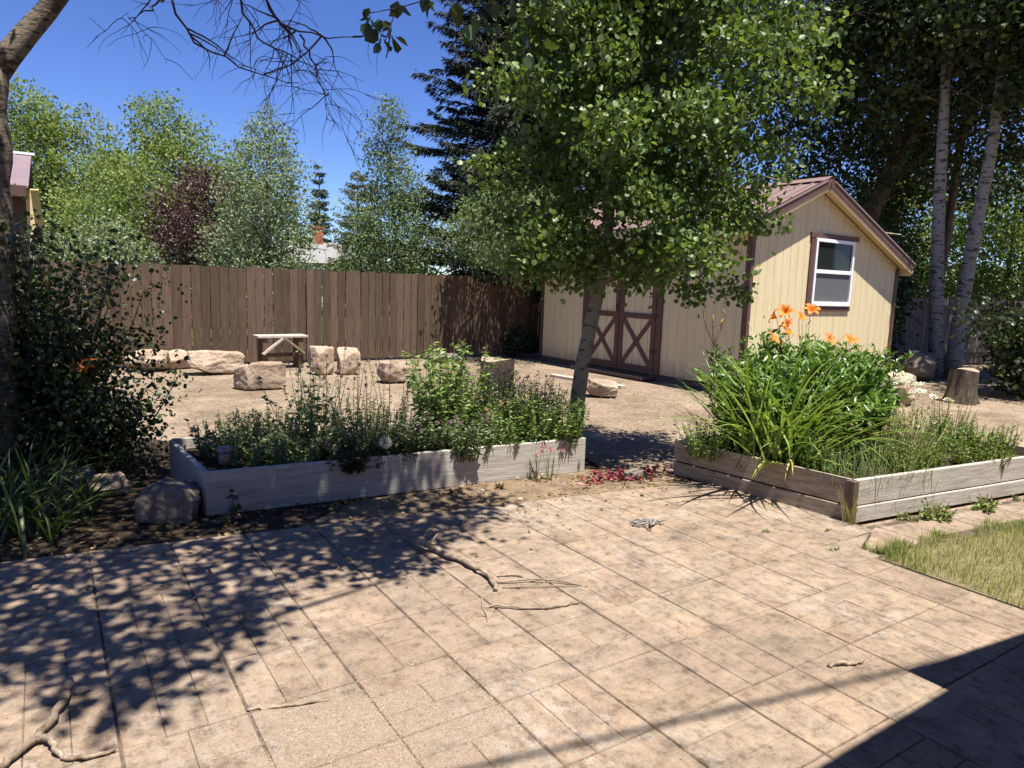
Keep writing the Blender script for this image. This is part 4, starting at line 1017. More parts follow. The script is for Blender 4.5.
# ------------------------------------------------------------------ right bed: daylilies, bush, grasses
sz = .225
def daylily(name, label, loc, n, L, wd, spread, mat, t0=.5, t1=2.2, azc=None, azs=1.6, cat='plant'):
    root = thing(name, label, cat, loc)
    B = np.stack([NR.normal(size=n) * spread, NR.normal(size=n) * spread, np.full(n, -.02)], 1)
    az = NR.uniform(0, 2 * PI, n) if azc is None else azc + NR.normal(size=n) * azs
    blades('leaf_blade', B, az, L * NR.uniform(.55, 1.12, n), wd * NR.uniform(.7, 1.25, n), NR.uniform(.02, t0, n), NR.uniform(.7, t1, n), mat, root, 9, .22, 2.2)
    return root
dl = daylily('daylily', 'large clump of arching strap leaves over the left side of the right bed', inbed(RB, .36, .86, sz), 260, 1.22, .031, .15, M['lilyleaf'], .95, 2.4)
n = 80; Bq = np.stack([NR.normal(size=n) * .10 + .0, NR.normal(size=n) * .10, np.full(n, -.02)], 1)
blades('leaf_blade', Bq, -.45 + NR.normal(size=n) * .5, 1.0 * NR.uniform(.6, 1.1, n), .026 * NR.uniform(.7, 1.2, n), NR.uniform(.25, .8, n), NR.uniform(1.4, 2.2, n), M['lilyleaf'], dl, 9, .22, 2.2)
n = 9; Bq = np.stack([NR.normal(size=n) * .10 - .12, NR.normal(size=n) * .16 - .06, np.full(n, .0)], 1)
blades('yellowed_blade', Bq, PI + .3 + NR.normal(size=n) * .35, NR.uniform(.32, .55, n), .036 * NR.uniform(.7, 1.3, n), NR.uniform(.5, .9, n), NR.uniform(2.8, 3.3, n), M['yellowblade'], dl, 9, .22, 2.2)
gb = 'leafy bushes massed in the right bed'
for u, v, h, s, nst, lab in ((.70, 1.22, .90, .62, 120, 'glossy dark green bush behind the strap leaves, left part of the mass'), (1.15, 1.25, 1.05, .60, 150, 'glossy green bush under the tall orange lilies'), (1.42, 1.2, .92, .36, 90, 'glossy green bush below the window, right part of the mass'), (1.05, .95, .74, .55, 100, 'lower green bush in front of the tall glossy bush')):
    herb('peony_bush', lab, inbed(RB, u, v, sz), h, s, nst, 52, .115, M['bushleaf'], 'bush', 'lance', gb, .5 if u < 1.3 else .32, None, .15, .4, .25, .005, (.1, 1.3))

petal = None
def lily_flower_mesh():
    V = []; F = []
    for k in range(6):
        a = k * PI / 3; w0 = .019 if k % 2 else .026; pts = [(0, 0), (.03, .04), (.06, .062), (.085, .058), (.10, .04)]; ws = [.3, .8, 1.0, .7, .08]
        n0 = len(V)
        for (r, z), ww in zip(pts, ws):
            c = np.array([r * math.cos(a), r * math.sin(a), z]); sd = np.array([-math.sin(a), math.cos(a), 0]) * w0 * ww
            V += [c + sd + np.array([0, 0, .006 * ww]), c, c - sd + np.array([0, 0, .006 * ww])]
        for i in range(4):
            for c in (0, 1): F.append((n0 + i * 3 + c, n0 + i * 3 + c + 1, n0 + i * 3 + c + 4, n0 + i * 3 + c + 3))
    return fast_mesh('flower', np.array(V), [np.array(F)], M['orange'])
me_lily = lily_flower_mesh()
bud = MB(); bud.tube([(0, 0, 0), (0, 0, .02), (0, 0, .05), (0, 0, .065)], [.003, .008, .007, .001], 7); o_ = bud.build('flower_bud', plain('orange_green_bud', (.42, .26, .05), .6, .3), None, True)
me_lbud = o_.data; bpy.data.objects.remove(o_)
def lily_stalk(label, loc, flowers, buds, foot=(0, 0), scale=1.0):
    root = thing('orange_daylily', label, 'flower', loc)
    sm = MB()
    allp = [(p, 1) for p in flowers] + [(p, 0) for p in buds]
    for p, fl in allp:
        sm.tube(smooth_path([(foot[0] + R.gauss(0, .04), foot[1] + R.gauss(0, .04), 0), (p[0] * .5 + foot[0] * .5, p[1] * .5 + foot[1] * .5, p[2] * .62), (p[0] - .01, p[1], p[2] - .03)], 10), [.005 - .0003 * i for i in range(10)], 6, False)
        o = bpy.data.objects.new('flower' if fl else 'flower_bud', me_lily if fl else me_lbud); COL.objects.link(o); o.parent = root
        o.location = (p[0], p[1], p[2] - .03)
        az = math.atan2(-.85, -.5) + R.gauss(0, .9); tl = R.uniform(.5, 1.15) if fl else R.uniform(.1, .6)
        o.rotation_euler = (Vector((math.cos(az) * math.sin(tl), math.sin(az) * math.sin(tl), math.cos(tl)))).to_track_quat('Z', 'Y').to_euler()
        s = R.uniform(.9, 1.15) * scale; o.scale = (s, s, s)
    sm.build('flower_stalk', M['lilyleaf'], root, True)
    return root
b0 = inbed(RB, 1.08, 1.15, sz)
def rel(pts, b): return [(x - b[0], y - b[1], z - b[2]) for x, y, z in pts]
FLW = True
lily_stalk('tall group of open orange daylilies nearest the shed window', b0, rel([(5.42, 3.98, 1.46), (5.58, 4.02, 1.50), (5.93, 4.0, 1.51), (5.53, 3.96, 1.32), (5.77, 4.0, 1.45), (5.62, 4.0, 1.38)], b0), rel([(5.90, 4.0, 1.40), (5.66, 4.05, 1.36), (5.85, 4.02, 1.44)], b0), (-.25, -.1), .78)
b1 = inbed(RB, 1.75, 1.15, sz)
lily_stalk('pair of orange daylilies low on the right side of the bush', b1, rel([(6.60, 4.0, 1.22), (6.62, 3.96, 1.15)], b1), rel([(6.55, 4.0, 1.14)], b1), (.05, 0), .8)
b2 = inbed(RB, 1.3, 1.1, sz)
lily_stalk('single half hidden orange daylily between the tall group and the pair', b2, rel([(6.20, 3.98, 1.24)], b2), rel([(6.05, 4.0, 1.26)], b2), (.1, 0), .75)
b3 = inbed(RB, .6, 1.1, sz)
lily_stalk('small orange daylily at the left shoulder of the bush', b3, rel([(5.36, 3.98, 1.26)], b3), [], (.0, 0), .7)
bs = thing('budded_stalk', 'bare forked daylily stalk with closed buds before the shed wall', 'plant', inbed(RB, -.02, 1.18, sz))
q = MB(); q.tube([(0, 0, -.02), (.0, .0, .4), (-.05, 0, .72), (-.07, 0, .98)], [.006, .005, .005, .004], 6)
for e in ((-.20, .02, 1.20), (.04, .0, 1.21), (-.11, 0, 1.16), (-.02, 0, 1.13)): q.tube(smooth_path([(-.07, 0, .97), ((e[0] - .07) / 2 - .01, 0, 1.07), e], 8), [.004] * 8, 5)
q.build('stalk', M['twig'], bs, True)
for e in ((-.20, .02, 1.20), (.04, .0, 1.21), (-.11, 0, 1.16), (-.02, 0, 1.13)):
    o = bpy.data.objects.new('flower_bud', me_lbud); COL.objects.link(o); o.parent = bs; o.location = e; o.rotation_euler = (0, R.uniform(-.5, .5), 0); o.scale = (.9, .9, 1.1)
# thin arching spent stalks leaning out over the left side
ss = thing('spent_stalks', 'thin dark arching grass stalks leaning out past the left board', 'plant', inbed(RB, .12, 1.35, sz))
n = 13; Bq = np.stack([NR.normal(size=n) * .06, NR.normal(size=n) * .08, np.zeros(n)], 1)
blades('stalk', Bq, PI - .2 + NR.normal(size=n) * .6, NR.uniform(.5, .95, n), np.full(n, .009), NR.uniform(.2, .6, n), NR.uniform(1.5, 2.7, n), M['shrubleaf'], ss, 9, .1, 3)
# grasses and herbs at the front of the bed
grass_tuft('fine_grass', 'fine pale green grass at the front corner of the right bed', inbed(RB, .22, .18, sz), 110, .36, .12, M['fineblade'], .004, None, (.5, 1.5))
grass_tuft('fine_grass', 'leaning fine pale grass along the front board of the right bed', inbed(RB, .62, .20, sz), 110, .36, .16, M['fineblade'], .004, None, (.6, 1.6))
gw = 'low herbs at the front of the right bed'
for u, v, h, s, n_, mt, sh, lab in ((.28, .55, .30, .3, 60, M['mintleaf'], 'lance', 'bright feathery herb under the daylily leaves'), (.70, .62, .34, .34, 70, M['mintleaf'], 'lance', 'bright green feathery herb right of the daylily clump'),
                                 (1.20, .72, .42, .36, 70, M['mintleaf'], 'lance', 'feathery green herb below the right bush'), (1.45, .45, .34, .34, 50, M['weedleaf'], 'lance', 'yellow green herb in the middle front of the right bed'),
                                 (1.05, .25, .26, .34, 60, M['weedleaf'], 'lance', 'low yellow green herb by the front board'), (1.95, .75, .48, .34, 44, M['mintleaf'], 'lance', 'airy green herb below the white yarrow'), (1.9, .2, .26, .34, 46, M['weedleaf'], 'lance', 'low weedy green by the front board right of the middle'),
                                 (2.35, .35, .34, .3, 40, M['weedleaf'], 'lance', 'weedy green growth near the right edge of the bed'),
                                 (1.62, .8, .40, .36, 60, M['weedleaf'], 'lance', 'yellow green herb behind the buff seed heads'), (2.5, .8, .36, .36, 50, M['weedleaf'], 'lance', 'straggly yellow green herb at the back right of the bed'), (2.15, .75, .34, .34, 50, M['mintleaf'], 'lance', 'green herb between the seeding weed and the yarrow'),
                                 (.02, 1.25, .36, .3, 60, M['mintleaf'], 'lance', 'feathery green herb in the back left corner of the right bed')):
    herb('herb', lab, inbed(RB, u, v, sz), h, s, n_, 34, .045, mt, 'herb', sh, gw, .5, M['weedleaf'])
r_, tips = herb('seed_head_plant', 'herb topped with many small round buff seed heads', inbed(RB, 1.18, .48, sz), .34, .46, 40, 18, .04, M['weedleaf'], 'herb', 'lance', None, .4, M['weedleaf'])
heads(r_, [(R.gauss(.08, .27), R.gauss(0, .16), R.uniform(.28, .50)) for _ in range(88)], me_buff, 'seed_head', M['buff'], .02)
yr = thing('yarrow', 'white flat headed yarrow rising in front of the pinkish boulder', 'flower', inbed(RB, 1.95, .95, sz))
def umbel_mesh():
    a = NR.uniform(0, 2 * PI, 90); r = .045 * np.sqrt(NR.uniform(0, 1, 90)); P = np.stack([r * np.cos(a), r * np.sin(a), .014 - r * r * 9 + NR.uniform(0, .012, 90)], 1)
    V, F = leaf_arrays(P, np.concatenate([NR.normal(size=(90, 2)), np.zeros((90, 1))], 1), np.tile([0, 0, 1.0], (90, 1)) + NR.normal(size=(90, 3)) * .9, np.full(90, .020), 'oval')
    return fast_mesh('umbel', V, F, M['white'])
me_umb = umbel_mesh()
by = yr.location
heads(yr, [(x - by[0], y - by[1], z - by[2]) for x, y, z in ((6.50, 3.6, .93), (6.85, 3.6, .90), (7.0, 3.6, .85), (7.16, 3.58, .80), (6.77, 3.55, .84), (6.62, 3.62, .88), (6.92, 3.65, .92), (7.05, 3.5, .75))], me_umb, 'umbel', M['herbleaf'], .0, .0028)
for o in yr.children:
    if o.name.startswith('umbel'): o.scale = (1.15, 1.15, 1.1)
yr2 = thing('yarrow', 'separate white yarrow heads on thin stems right of the boulder', 'flower', inbed(RB, 2.3, .75, sz)); by = yr2.location
heads(yr2, [(x - by[0], y - by[1], z - by[2]) for x, y, z in ((7.22, 3.45, .70), (7.52, 3.45, .64))], me_umb, 'umbel', M['herbleaf'], .0, .0028)
r_, tips = herb('tall_weed', 'tall thin seeding weed at the right end of the right bed', inbed(RB, 2.45, .75, sz), .60, .30, 12, 22, .045, M['weedleaf'], 'weed', 'lance', None, .3, M['weedleaf'])
herb('tall_weed', 'dark green leafy weed beside the tall thin seeding weed', inbed(RB, 2.2, .42, sz), .36, .2, 12, 24, .065, M['mintleaf'], 'weed', 'oval', None, .35)
grass_tuft('dry_grass', 'reddish dry seeding grass at the far right of the bed', inbed(RB, 2.55, .5, sz), 90, .42, .14, M['dryblade'], .005, None, (.3, 1.2))
# weeds in the paving cracks
for x, y, h, s, lab, kind in ((5.55, 2.56, .17, .13, 'leafy weed against the lower front board left of its neighbour', 'h'), (5.30, 2.62, .09, .10, 'small yellowing weed against the front board near the corner', 'h'), (6.15, 2.47, .15, .12, 'leafy weed before the front board right of its neighbour', 'h'), (6.75, 2.42, .08, .1, 'low weed below the far end of the front board', 'h'),
                              (4.83, 2.78, .34, .035, 'dry grass tuft hanging at the bed corner post', 'd'), (4.50, 2.30, .15, .05, 'dense green grass tuft at the lawn corner by the patio', 'g'), (4.72, 2.36, .09, .05, 'short grass tuft in the paving crack right of the dense tuft', 'g'), (5.15, 2.33, .08, .05, 'sparse grass along the lawn end of the path strip', 'g'),
                              (4.22, 2.52, .05, .04, 'tiny green weed in the patio joint', 'h'), (4.12, 2.98, .05, .04, 'tiny weed in a patio joint near the bed', 'h'), (4.55, 2.78, .05, .04, 'tiny weed below the left board of the right bed', 'h'), (4.68, 3.35, .06, .06, 'dry little weed at the foot of the left board', 'd')):
    if kind == 'h': herb('weed', lab, (x, y, -.004), h, s, max(8, int(s * 170)), 9, .055 if h > .1 else .03, M['weedleaf'], 'weed', 'oval', None, .9)
    else: grass_tuft('grass_tuft', lab, (x, y, .0), 110 if kind == 'g' else 40, h, s * .6, M['greenblade'] if kind == 'g' else M['dryblade'], .004)

# ------------------------------------------------------------------ left shrub and shaded daylilies
def shrub(name, label, loc, h, r, nst, nleaf, lsize, mat, cat='shrub', shape='round', sig=.13, group=None, lean=.9, offs=(0, 0)):
    root = thing(name, label, cat, loc, 0, group)
    sm = MB(); cl = []
    for k in range(nst):
        a = R.uniform(0, 2 * PI); ln = R.uniform(.1, lean)
        p = wander((R.gauss(0, .08), R.gauss(0, .08), -.02), (math.cos(a) * ln + offs[0], math.sin(a) * ln + offs[1], 1), math.hypot(h, r) * R.uniform(.6, 1.0), 8, .22, -.05)
        sm.tube(p, np.linspace(.012, .003, 9), 5, False)
        for j in range(6):
            b = along(p, .25 + .75 * (j + R.random()) / 6); e = wander(b, tuple(rand_dirs(1, .2)[0]), R.uniform(.15, .45) * r, 4, .2)
            sm.tube(e, np.linspace(.005, .002, 5), 4, False); cl += [e[-1], e[2]]
    sm.build('stem', M['twig'], root, True)
    C = np.array(cl); idx = NR.integers(0, len(C), nleaf)
    P = C[idx] + NR.normal(size=(nleaf, 3)) * sig; P = P[P[:, 2] > .02]
    leaves('foliage', P, lsize, mat, root, shape, .6, .2)
    return root
shrub('shrub', 'dark shaded shrub in front of the fence beside the left trunk', (-.02, 6.75, -.015), 2.05, .75, 34, 9000, .042, M['shrubleaf'], sig=.10, lean=.48)
shrub('shrub', 'low dark shrub spreading between the left trunk and the raised bed', (.35, 6.6, -.015), .70, .8, 24, 5200, .04, M['shrubleaf'], sig=.10, lean=1.0)
shrub('shrub', 'dark shrub filling the left edge behind the shaded daylilies', (-.35, 6.6, -.015), 1.5, .8, 20, 5500, .045, M['shrubleaf'], sig=.12, lean=.6)
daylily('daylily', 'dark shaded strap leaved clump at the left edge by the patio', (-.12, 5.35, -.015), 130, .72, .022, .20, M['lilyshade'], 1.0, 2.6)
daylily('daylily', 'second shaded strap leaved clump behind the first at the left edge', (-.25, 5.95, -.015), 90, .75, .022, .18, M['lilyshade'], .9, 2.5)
lb = (.05, 6.35, -.015)
lily_stalk('lone orange daylily glowing in front of the dark left shrub', lb, [(.20, -.12, .93)], [(.12, -.1, .98)], (0, 0), 1.0)

# ------------------------------------------------------------------ trees
# the thin aspen between the beds
tree('aspen_tree', 'young aspen with pale dark scarred trunk between the two raised beds', 'tree',
     [(4.30, 5.355, -.03), (4.30, 5.355, .3), (4.305, 5.354, .647), (4.332, 5.332, .942), (4.39, 5.284, 1.379), (4.452, 5.232, 1.666), (4.471, 5.216, 2.087), (4.48, 5.207, 2.727), (4.505, 5.187, 3.524), (4.51, 5.185, 4.4), (4.53, 5.17, 5.5)],
     .083, .02, [(1.62, 1.0), (1.9, 1.50), (2.5, 1.62), (3.1, 1.58), (3.8, 1.40), (4.4, .95), (5.0, .5), (5.6, .2)], 53000, .053, M['aspenleaf'], M['aspenbark'], 50, 'round', None, (.0, .55), .21, 10, (.13, -.27), .16, .6, .8, limb_up=.10, inner=.25, narrow=(.548, .836, .62))

# the left trunk with its overhead crown, dead branches and hanging leaves
lt = thing('cottonwood_tree', 'scarred grey trunk at the left edge with crown arching over the patio', 'tree', (-.36, 6.3, -.03))
o3 = np.array([-.36, 6.3, -.03])
q = MB()
tp = np.array([(-.36, 6.3, -.05), (-.35, 6.3, .4), (-.32, 6.3, 1.2), (-.27, 6.3, 1.9), (-.25, 6.3, 2.4), (-.235, 6.3, 2.75), (-.22, 6.3, 3.0)])
tps = smooth_path(tp, 26); tps[:, 0] += np.array([.012 * math.sin(i * 1.3) for i in range(26)])
q.tube(tps - o3, np.linspace(.17, .095, 26) * (1 + .05 * np.sin(np.arange(26) * 1.9)), 16)
L1 = smooth_path([(-.22, 6.3, 2.92), (-.12, 6.3, 3.16), (.05, 6.3, 3.33), (.24, 6.28, 3.60), (.45, 6.0, 4.1), (.8, 5.2, 4.8), (1.1, 4.2, 5.2), (1.4, 3.0, 5.2), (1.7, 1.9, 4.9)], 30)
q.tube(L1 - o3, np.linspace(.078, .025, 30) * (1 + .06 * np.sin(np.arange(30) * 1.4)), 12)
L2 = smooth_path([(-.23, 6.3, 2.85), (-.45, 6.25, 3.5), (-.8, 6.0, 4.4), (-.9, 5.2, 5.3), (-.7, 4.2, 5.8), (-.4, 3.2, 5.9)], 20)
q.tube(L2 - o3, np.linspace(.085, .03, 20), 10)
# shade map: where the crown's shadow lies on the ground, lifted along the sun
clp = []
def shade(X, Y, z): return np.array([X, Y, 0]) + np.array(S) * (z / S.z)
rt = random.Random(21)
def in_shade(x, y):
    if x < -2.2 or x > 3.0 or y > 8.2: return False
    lo = np.interp(x, [-2.2, -.3, .15, .55, .75, 1.0, 1.25, 1.45, 1.9, 2.3, 2.75], [2.9, 2.95, 2.85, 2.98, 3.25, 3.55, 3.40, 3.60, 3.66, 3.85, 4.30])
    hi = np.interp(x, [-2.2, 1.2, 1.8, 2.3, 2.6, 2.9], [8.0, 6.9, 5.9, 5.25, 4.85, 4.5])
    return lo + .10 < y < hi
while len(clp) < 430:
    X, Y = rt.uniform(-2.2, 2.95), rt.uniform(2.8, 8.2)
    if not in_shade(X, Y): continue
    z = rt.uniform(3.7, 5.8); c = shade(X, Y, z)
    if (c[2] - 1.65) / math.hypot(c[0], c[1]) < .56: continue
    clp.append(c)
C = np.array(clp)
for c in clp[::4]:
    Lm = L1 if c[0] > .2 else L2
    dd = np.linalg.norm(Lm - c, axis=1); k = int(np.argmin(dd)); st = Lm[k]
    mid = (st + c) / 2 + np.array([rt.gauss(0, .1), rt.gauss(0, .1), .15])
    q.tube(smooth_path([st, mid, c], 8) - o3, np.linspace(.014, .004, 8), 5, False)
q.build('trunk', M['leftbark'], lt, True)
nl = 27000
P = C[NR.integers(0, len(C), nl)] + NR.normal(size=(nl, 3)) * np.array([.15, .15, .17]) - o3
crown_P = P
# leaves hanging into the top of the picture on a twig
tw = MB(); hp = []
T1 = smooth_path([(1.7, 2.2, 4.6), (1.62, 2.5, 3.4), (1.55, 2.75, 2.92), (1.47, 2.82, 2.80), (1.30, 2.92, 2.78), (1.18, 2.97, 2.74)], 18)
T2 = smooth_path([(1.62, 2.5, 3.4), (1.72, 2.66, 2.82), (1.64, 2.74, 2.70)], 10)
T3 = smooth_path([(1.30, 2.92, 2.80), (1.27, 2.93, 2.70), (1.25, 2.95, 2.63)], 6)
for T_, r_ in ((T1, .006), (T2, .006), (T3, .003)): tw.tube(T_ - o3, np.linspace(r_, .002, len(T_)), 6, False)
tw.build('hanging_twig', M['twig'], lt, True)
hp = [T1[-1], T1[-1] + (.02, 0, -.02), T1[-2], T1[-3] + (0, 0, -.02), T3[-1], T3[-1] + (.02, -.01, .0), T3[-2] + (-.03, 0, 0), T3[-2] + (.03, 0, 0), T3[-3]]
T4 = smooth_path([(1.75, 2.4, 3.5), (1.86, 2.57, 2.9), (1.80, 2.63, 2.72)], 10); T5 = smooth_path([(1.75, 2.4, 3.5), (1.58, 2.70, 2.9), (1.46, 2.80, 2.74)], 10)
for _ in range(150):
    T_ = rt.choice((T2, T4, T5, T2)); hp.append(T_[rt.randint(4, 9)] + np.array([rt.gauss(0, .08), rt.gauss(0, .07), rt.gauss(0.05, .05)]))
hp = hp[:9] * 3 + hp[9:]; hp = np.array(hp) + NR.normal(size=(len(hp), 3)) * .012 - o3
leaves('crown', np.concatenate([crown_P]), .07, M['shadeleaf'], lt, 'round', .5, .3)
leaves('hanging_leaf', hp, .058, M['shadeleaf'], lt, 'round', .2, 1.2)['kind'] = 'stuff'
# bare dead branches
db = MB()
def dead(pts, r0, depth=0, ntw=7):
    Pd = smooth_path(pts, max(8, len(pts) * 4)); m = len(Pd)
    Pd[1:-1] += NR.normal(size=(m - 2, 3)) * .008
    db.tube(Pd - o3, np.linspace(r0, r0 * .12, m), 6)
    for k in range(ntw):
        st = along(Pd, R.uniform(.25, 1.0)); L = R.uniform(.18, .5) * (1 if depth == 0 else .6)
        w_ = wander(st, (R.gauss(.1, .6), R.gauss(-.1, .5), R.uniform(-1.0, .35)), L, 11, .62, -.26)
        db.tube(w_ - o3, np.linspace(max(.0022, r0 * .35), .0009, 12), 5, False)
        if depth < 1:
            for j in range(3):
                s2 = along(w_, R.uniform(.2, .95)); w2 = wander(s2, (R.gauss(0, .7), R.gauss(0, .6), R.uniform(-1.1, .1)), R.uniform(.08, .26), 8, .6, -.25)
                db.tube(w2 - o3, np.linspace(.0018, .0008, 9), 4, False)
DP = lambda *a: [tuple(p) for p in a]
dead(DP((.95, 5.0, 4.7), (.75, 4.7, 3.9), (.635, 4.45, 3.12), (.72, 4.44, 2.95), (.79, 4.43, 2.88), (.98, 4.39, 2.83), (1.14, 4.35, 2.76), (1.30, 4.30, 2.76)), .017, 0, 9)
dead(DP((.635, 4.45, 3.12), (.58, 4.46, 3.06), (.52, 4.47, 3.01), (.42, 4.5, 2.97)), .007, 0, 4)
dead(DP((1.15, 4.5, 4.7), (1.1, 4.4, 3.7), (1.12, 4.35, 3.10), (1.30, 4.28, 3.02), (1.46, 4.20, 3.0), (1.60, 4.1, 3.02)), .018, 0, 26)
dead(DP((.9, 4.4, 3.6), (1.0, 4.38, 3.15), (1.08, 4.37, 2.98), (1.20, 4.3, 2.9), (1.35, 4.24, 2.86), (1.45, 4.2, 2.70)), .010, 0, 18)
dead(DP((1.30, 4.28, 3.02), (1.36, 4.25, 2.88), (1.42, 4.22, 2.72), (1.43, 4.22, 2.55)), .006, 0, 9)
db.build('dead_branch', M['deadtwig'], lt, True)

# trees beyond the fence
gb_ = 'leafy trees beyond the wooden fence'
def far(name, label, x, y, H, wd, n, ls, mat, prof=None, group=gb_, shape='oval', nl=18, clump=.85, zb=.18, bm='bark', lean=(0, 0), elev=(.2, .9), tuft=.32, cat='tree', puff=85):
    rr = wd / 2
    prof = prof or [(zb, .7), (.35, .95), (.6, 1.0), (.8, .88), (.93, .6), (1.0, .25)]
    return tree(name, label, cat, [(x, y, -.02), (x + lean[0] * .4, y, H * .4), (x + lean[0], y + lean[1], H * .80)], H * .016, H * .003, [(H * a, rr * b) for a, b in prof], n, ls, M[mat], M[bm], nl, shape, group, elev, clump * wd / 4, 7, (0, 0), tuft, .6, .3, True, .85, 8, puff=puff)
far('cottonwood_tree', 'tall pale green cottonwood behind the left trunk and outbuilding', -.6, 38, 9.3, 5.2, 18525, 0.172, 'cottonleaf')
far('cottonwood_tree', 'slim pale green cottonwood just right of the outbuilding roof', 2.0, 36.5, 8.2, 3.8, 11970, 0.156, 'cottonleaf')
far('cottonwood_tree', 'broad round topped pale green cottonwood in the left background', 4.7, 36, 9.1, 5.6, 22800, 0.172, 'cottonleaf', zb=.15)
far('cottonwood_tree', 'low cottonwood filling the gap under the round topped one', 3.0, 33, 6.2, 5.2, 14250, 0.156, 'cottonleaf', zb=.1)
far('cottonwood_tree', 'small green treetop between the purple plum and the silvery tree', 7.4, 33.5, 7.5, 3.6, 10260, 0.156, 'cottonleaf', zb=.1)
far('leafy_tree', 'bright yellow green low tree behind the fence left of the purple plum', 2.3, 27, 4.2, 3.6, 14820, 0.125, 'brightleaf', zb=.1)
far('leafy_tree', 'low silvery bush showing over the fence beside the outbuilding', 1.3, 22, 3.0, 3.0, 13110, 0.094, 'paleleaf', zb=.1)
far('plum_tree', 'dark purple leaved plum tree behind the fence', 4.45, 24.5, 4.9, 3.9, 21375, 0.109, 'plumleaf', zb=.08)
far('silver_tree', 'silvery green leaved tree with pointed top behind the fence', 4.75, 18.4, 5.7, 2.9, 19950, 0.085, 'paleleaf', [(.12, .85), (.3, 1.0), (.5, .98), (.7, .80), (.88, .46), (1.0, .14)], nl=20, clump=.72, puff=190)
far('poplar_tree', 'leaning narrow poplar behind the fence before the dark spruce', 7.45, 16.3, 5.9, 3.1, 23750, 0.075, 'poplarleaf', [(.22, .9), (.35, 1.0), (.5, .85), (.68, .55), (.85, .30), (1.0, .12)], nl=20, clump=.66, puff=190, lean=(-.45, 0))
tree('leafy_tree', 'low leafy tree leaning over the shaded end of the fence', 'tree', [(8.5, 14.4, -.02), (8.55, 14.2, 1.4), (8.6, 13.8, 2.6)], .07, .02, [(1.9, 1.2), (2.5, 1.75), (3.1, 1.7), (3.7, .9)], 17000, .075, M['poplarleaf'], M['bark'], 20, 'oval', gb_, (.1, .7), .5, 8, (0, 0), .26, puff=90, pshift=(.1, -.55))
far('leafy_tree', 'small olive bush beside the grey house roof', 11.2, 30.0, 2.6, 2.4, 3000, .12, 'pineneedle', zb=.1)
conifer('spruce_tree', 'slender far blue green spruce right of the silvery tree', (14.3, 43.5, 0), 8.6, 1.25, .6, M['bluespruce'], M['bark'], 34, 15, 14000, .26, 'far conifers beyond the grey house', .2)
conifer('spruce_tree', 'thin far spruce tip half hidden by the silvery tree', (13.2, 46.5, 0), 10.0, 1.3, .6, M['bluespruce'], M['bark'], 32, 14, 12000, .26, 'far conifers beyond the grey house', .2)
conifer('pine_tree', 'olive green far pine beside the orange chimney', (13.7, 35.6, 0), 7.2, 1.5, .5, M['pineneedle'], M['bark'], 30, 15, 14000, .24, 'far conifers beyond the grey house', -.05, .6)
conifer('spruce_tree', 'small dark spruce tip between the far pine and the poplar', (15.4, 37.5, 0), 7.2, 1.2, .5, M['needle'], M['bark'], 28, 14, 10000, .24, 'far conifers beyond the grey house', .2)
conifer('spruce_tree', 'huge dark spruce towering behind the poplar and the shed', (10.5, 15.7, 0), 15.5, 2.5, 2.0, M['needle'], M['bark'], 92, 15, 170000, .17, None, .22, .60, .22, .5)

nn = 15000
xs_ = NR.uniform(-45, 95, nn); hh = 2.8 + 1.3 * np.sin(xs_ * .45) + .9 * np.sin(xs_ * 1.3 + 2) + .5 * np.sin(xs_ * 3.1)
Pf = np.stack([xs_, 72 + NR.normal(size=nn) * 2.5, hh * NR.random(nn) ** .8], 1)
tag(leaves('far_treeline', Pf, .62, M['poplarleaf'], None, 'oval', .6, .2), 'far mass of trees low on the horizon beyond the fence', 'treeline', None, 'stuff')
Pf2 = np.stack([62 + NR.normal(size=nn) * 2.5, NR.uniform(-10, 72, nn), 4.2 * NR.random(nn) ** .8], 1)
tag(leaves('far_treeline', Pf2, .62, M['poplarleaf'], None, 'oval', .6, .2), 'far mass of trees beyond the white aspens on the right', 'treeline', None, 'stuff')
# right side: white aspens, dark cottonwoods, sunlit trees, undergrowth
ga = 'white barked aspens right of the shed'
cp = [(5.6, 1.2), (6.6, 2.2), (7.8, 2.8), (9.0, 2.4), (10.2, 1.5), (11, .7)]
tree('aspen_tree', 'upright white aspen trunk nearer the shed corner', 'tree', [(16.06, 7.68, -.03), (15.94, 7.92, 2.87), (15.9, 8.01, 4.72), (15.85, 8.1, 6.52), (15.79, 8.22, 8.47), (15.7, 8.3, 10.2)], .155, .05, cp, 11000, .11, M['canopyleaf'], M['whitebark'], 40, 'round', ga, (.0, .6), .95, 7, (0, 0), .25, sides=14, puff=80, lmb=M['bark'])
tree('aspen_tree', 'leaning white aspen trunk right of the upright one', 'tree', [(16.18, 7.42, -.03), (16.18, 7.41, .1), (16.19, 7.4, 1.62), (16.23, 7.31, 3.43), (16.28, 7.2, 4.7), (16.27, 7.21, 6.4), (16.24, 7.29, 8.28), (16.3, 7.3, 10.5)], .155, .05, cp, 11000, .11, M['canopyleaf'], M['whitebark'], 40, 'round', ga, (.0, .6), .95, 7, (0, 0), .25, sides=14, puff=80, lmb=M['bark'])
gd = 'dark cottonwoods behind the shed'
cpd = [(4.3, 2.4), (5.5, 3.4), (7.5, 3.8), (10, 3.2), (12.5, 1.8), (14, .7)]
tree('cottonwood_tree', 'dark leaning cottonwood trunk seen above the shed roof', 'tree', [(17.6, 11.3, -.03), (17.8, 11.0, 2.5), (18.0, 10.6, 4.0), (18.4, 10.1, 5.6), (18.9, 9.6, 8), (19.2, 9.3, 11.5)], .30, .07, cpd, 26000, .15, M['canopyleaf'], M['bark'], 42, 'oval', gd, (.1, .7), 1.15, 8, (0, 0), .26, sides=12, puff=100)
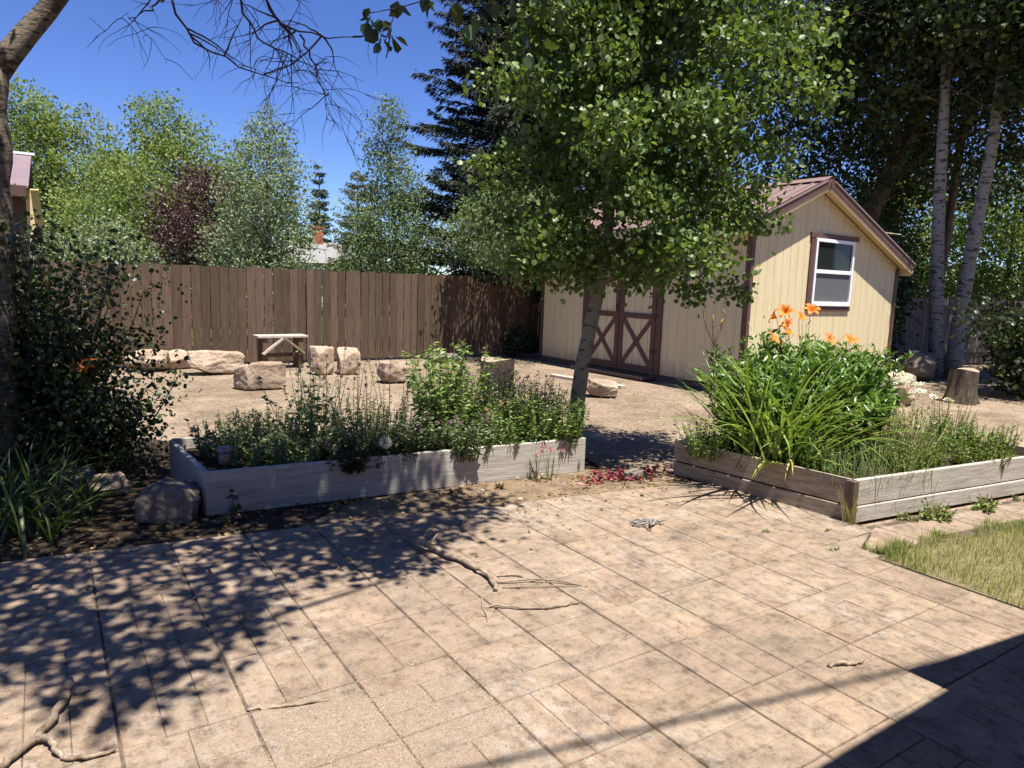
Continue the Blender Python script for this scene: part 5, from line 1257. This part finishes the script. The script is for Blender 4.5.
tree('cottonwood_tree', 'dark cottonwood with crown rising behind the shed ridge', 'tree', [(15.4, 13.6, -.03), (15.4, 13.5, 3.0), (15.2, 13.2, 6), (15.0, 13.0, 11.5)], .30, .07, cpd, 26000, .15, M['canopyleaf'], M['bark'], 42, 'oval', gd, (.1, .7), 1.15, 8, (0, 0), .26, sides=12, puff=100)
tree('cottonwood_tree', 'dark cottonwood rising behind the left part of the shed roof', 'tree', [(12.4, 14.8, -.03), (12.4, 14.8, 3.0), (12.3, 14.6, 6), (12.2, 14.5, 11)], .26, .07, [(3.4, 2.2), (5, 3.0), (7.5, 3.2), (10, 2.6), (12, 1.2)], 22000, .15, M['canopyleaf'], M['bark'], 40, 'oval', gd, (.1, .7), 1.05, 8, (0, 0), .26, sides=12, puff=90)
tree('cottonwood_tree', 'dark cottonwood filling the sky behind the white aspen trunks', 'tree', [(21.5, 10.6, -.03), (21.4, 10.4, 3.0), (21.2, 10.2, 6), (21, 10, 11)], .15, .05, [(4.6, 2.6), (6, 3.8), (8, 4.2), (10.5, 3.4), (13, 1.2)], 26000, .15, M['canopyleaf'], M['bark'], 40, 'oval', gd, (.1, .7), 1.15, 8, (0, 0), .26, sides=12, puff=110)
tree('cottonwood_tree', 'tall cottonwood added out of view on the right to shade the aspens and the board fence', 'tree', [(17.0, 4.1, -.03), (17.0, 4.2, 3.0), (17.1, 4.4, 6), (17.1, 4.5, 10)], .28, .07, [(4.6, 2.2), (6, 3.3), (8, 3.4), (10, 2.6), (12, 1.0)], 24000, .15, M['canopyleaf'], M['bark'], 40, 'oval', gd, (.1, .7), 1.1, 8, (0, 0), .26, sides=12, puff=110)  # unseen tree, added so its crown darkens the aspens and board fence
gr_ = 'trees in the right background'
far('leafy_tree', 'bright sunlit green tree in the gap right of the white aspens', 27.0, 11.0, 6.2, 5.0, 19950, 0.133, 'brightleaf', zb=.1, group=gr_)
far('leafy_tree', 'sunlit green tree seen between the two white aspen trunks', 26.0, 14.5, 6.4, 5.0, 19950, 0.133, 'cottonleaf', zb=.1, group=gr_)
far('leafy_tree', 'mid green tree beyond the shed eave left of the white aspens', 22.5, 13.6, 5.0, 4.4, 18525, 0.117, 'canopyleaf', zb=.1, group=gr_)
far('leafy_tree', 'green tree at the far right edge beyond the board fence', 27.5, 7.5, 6.6, 5.0, 18525, 0.133, 'brightleaf', zb=.1, group=gr_)
far('leafy_tree', 'dark tree shading the board fence behind the white aspens', 19.0, 11.8, 4.6, 4.2, 18525, 0.094, 'canopyleaf', zb=.12, group=gr_)
shrub('shrub', 'dark bush at the right edge in front of the board fence', (14.3, 5.3, -.03), 1.7, 1.0, 22, 4200, .085, M['shrubleaf'], sig=.16, lean=.7)
shrub('shrub', 'dark shaded bush between the shed corner and the white aspens', (14.7, 8.75, -.03), 2.3, 1.2, 30, 8500, .085, M['shrubleaf'], sig=.17, lean=.55)
shrub('shrub', 'dark undergrowth between the shed and the wooden fence', (9.0, 13.55, -.03), .5, .5, 12, 900, .06, M['shrubleaf'], sig=.1, lean=1.0)
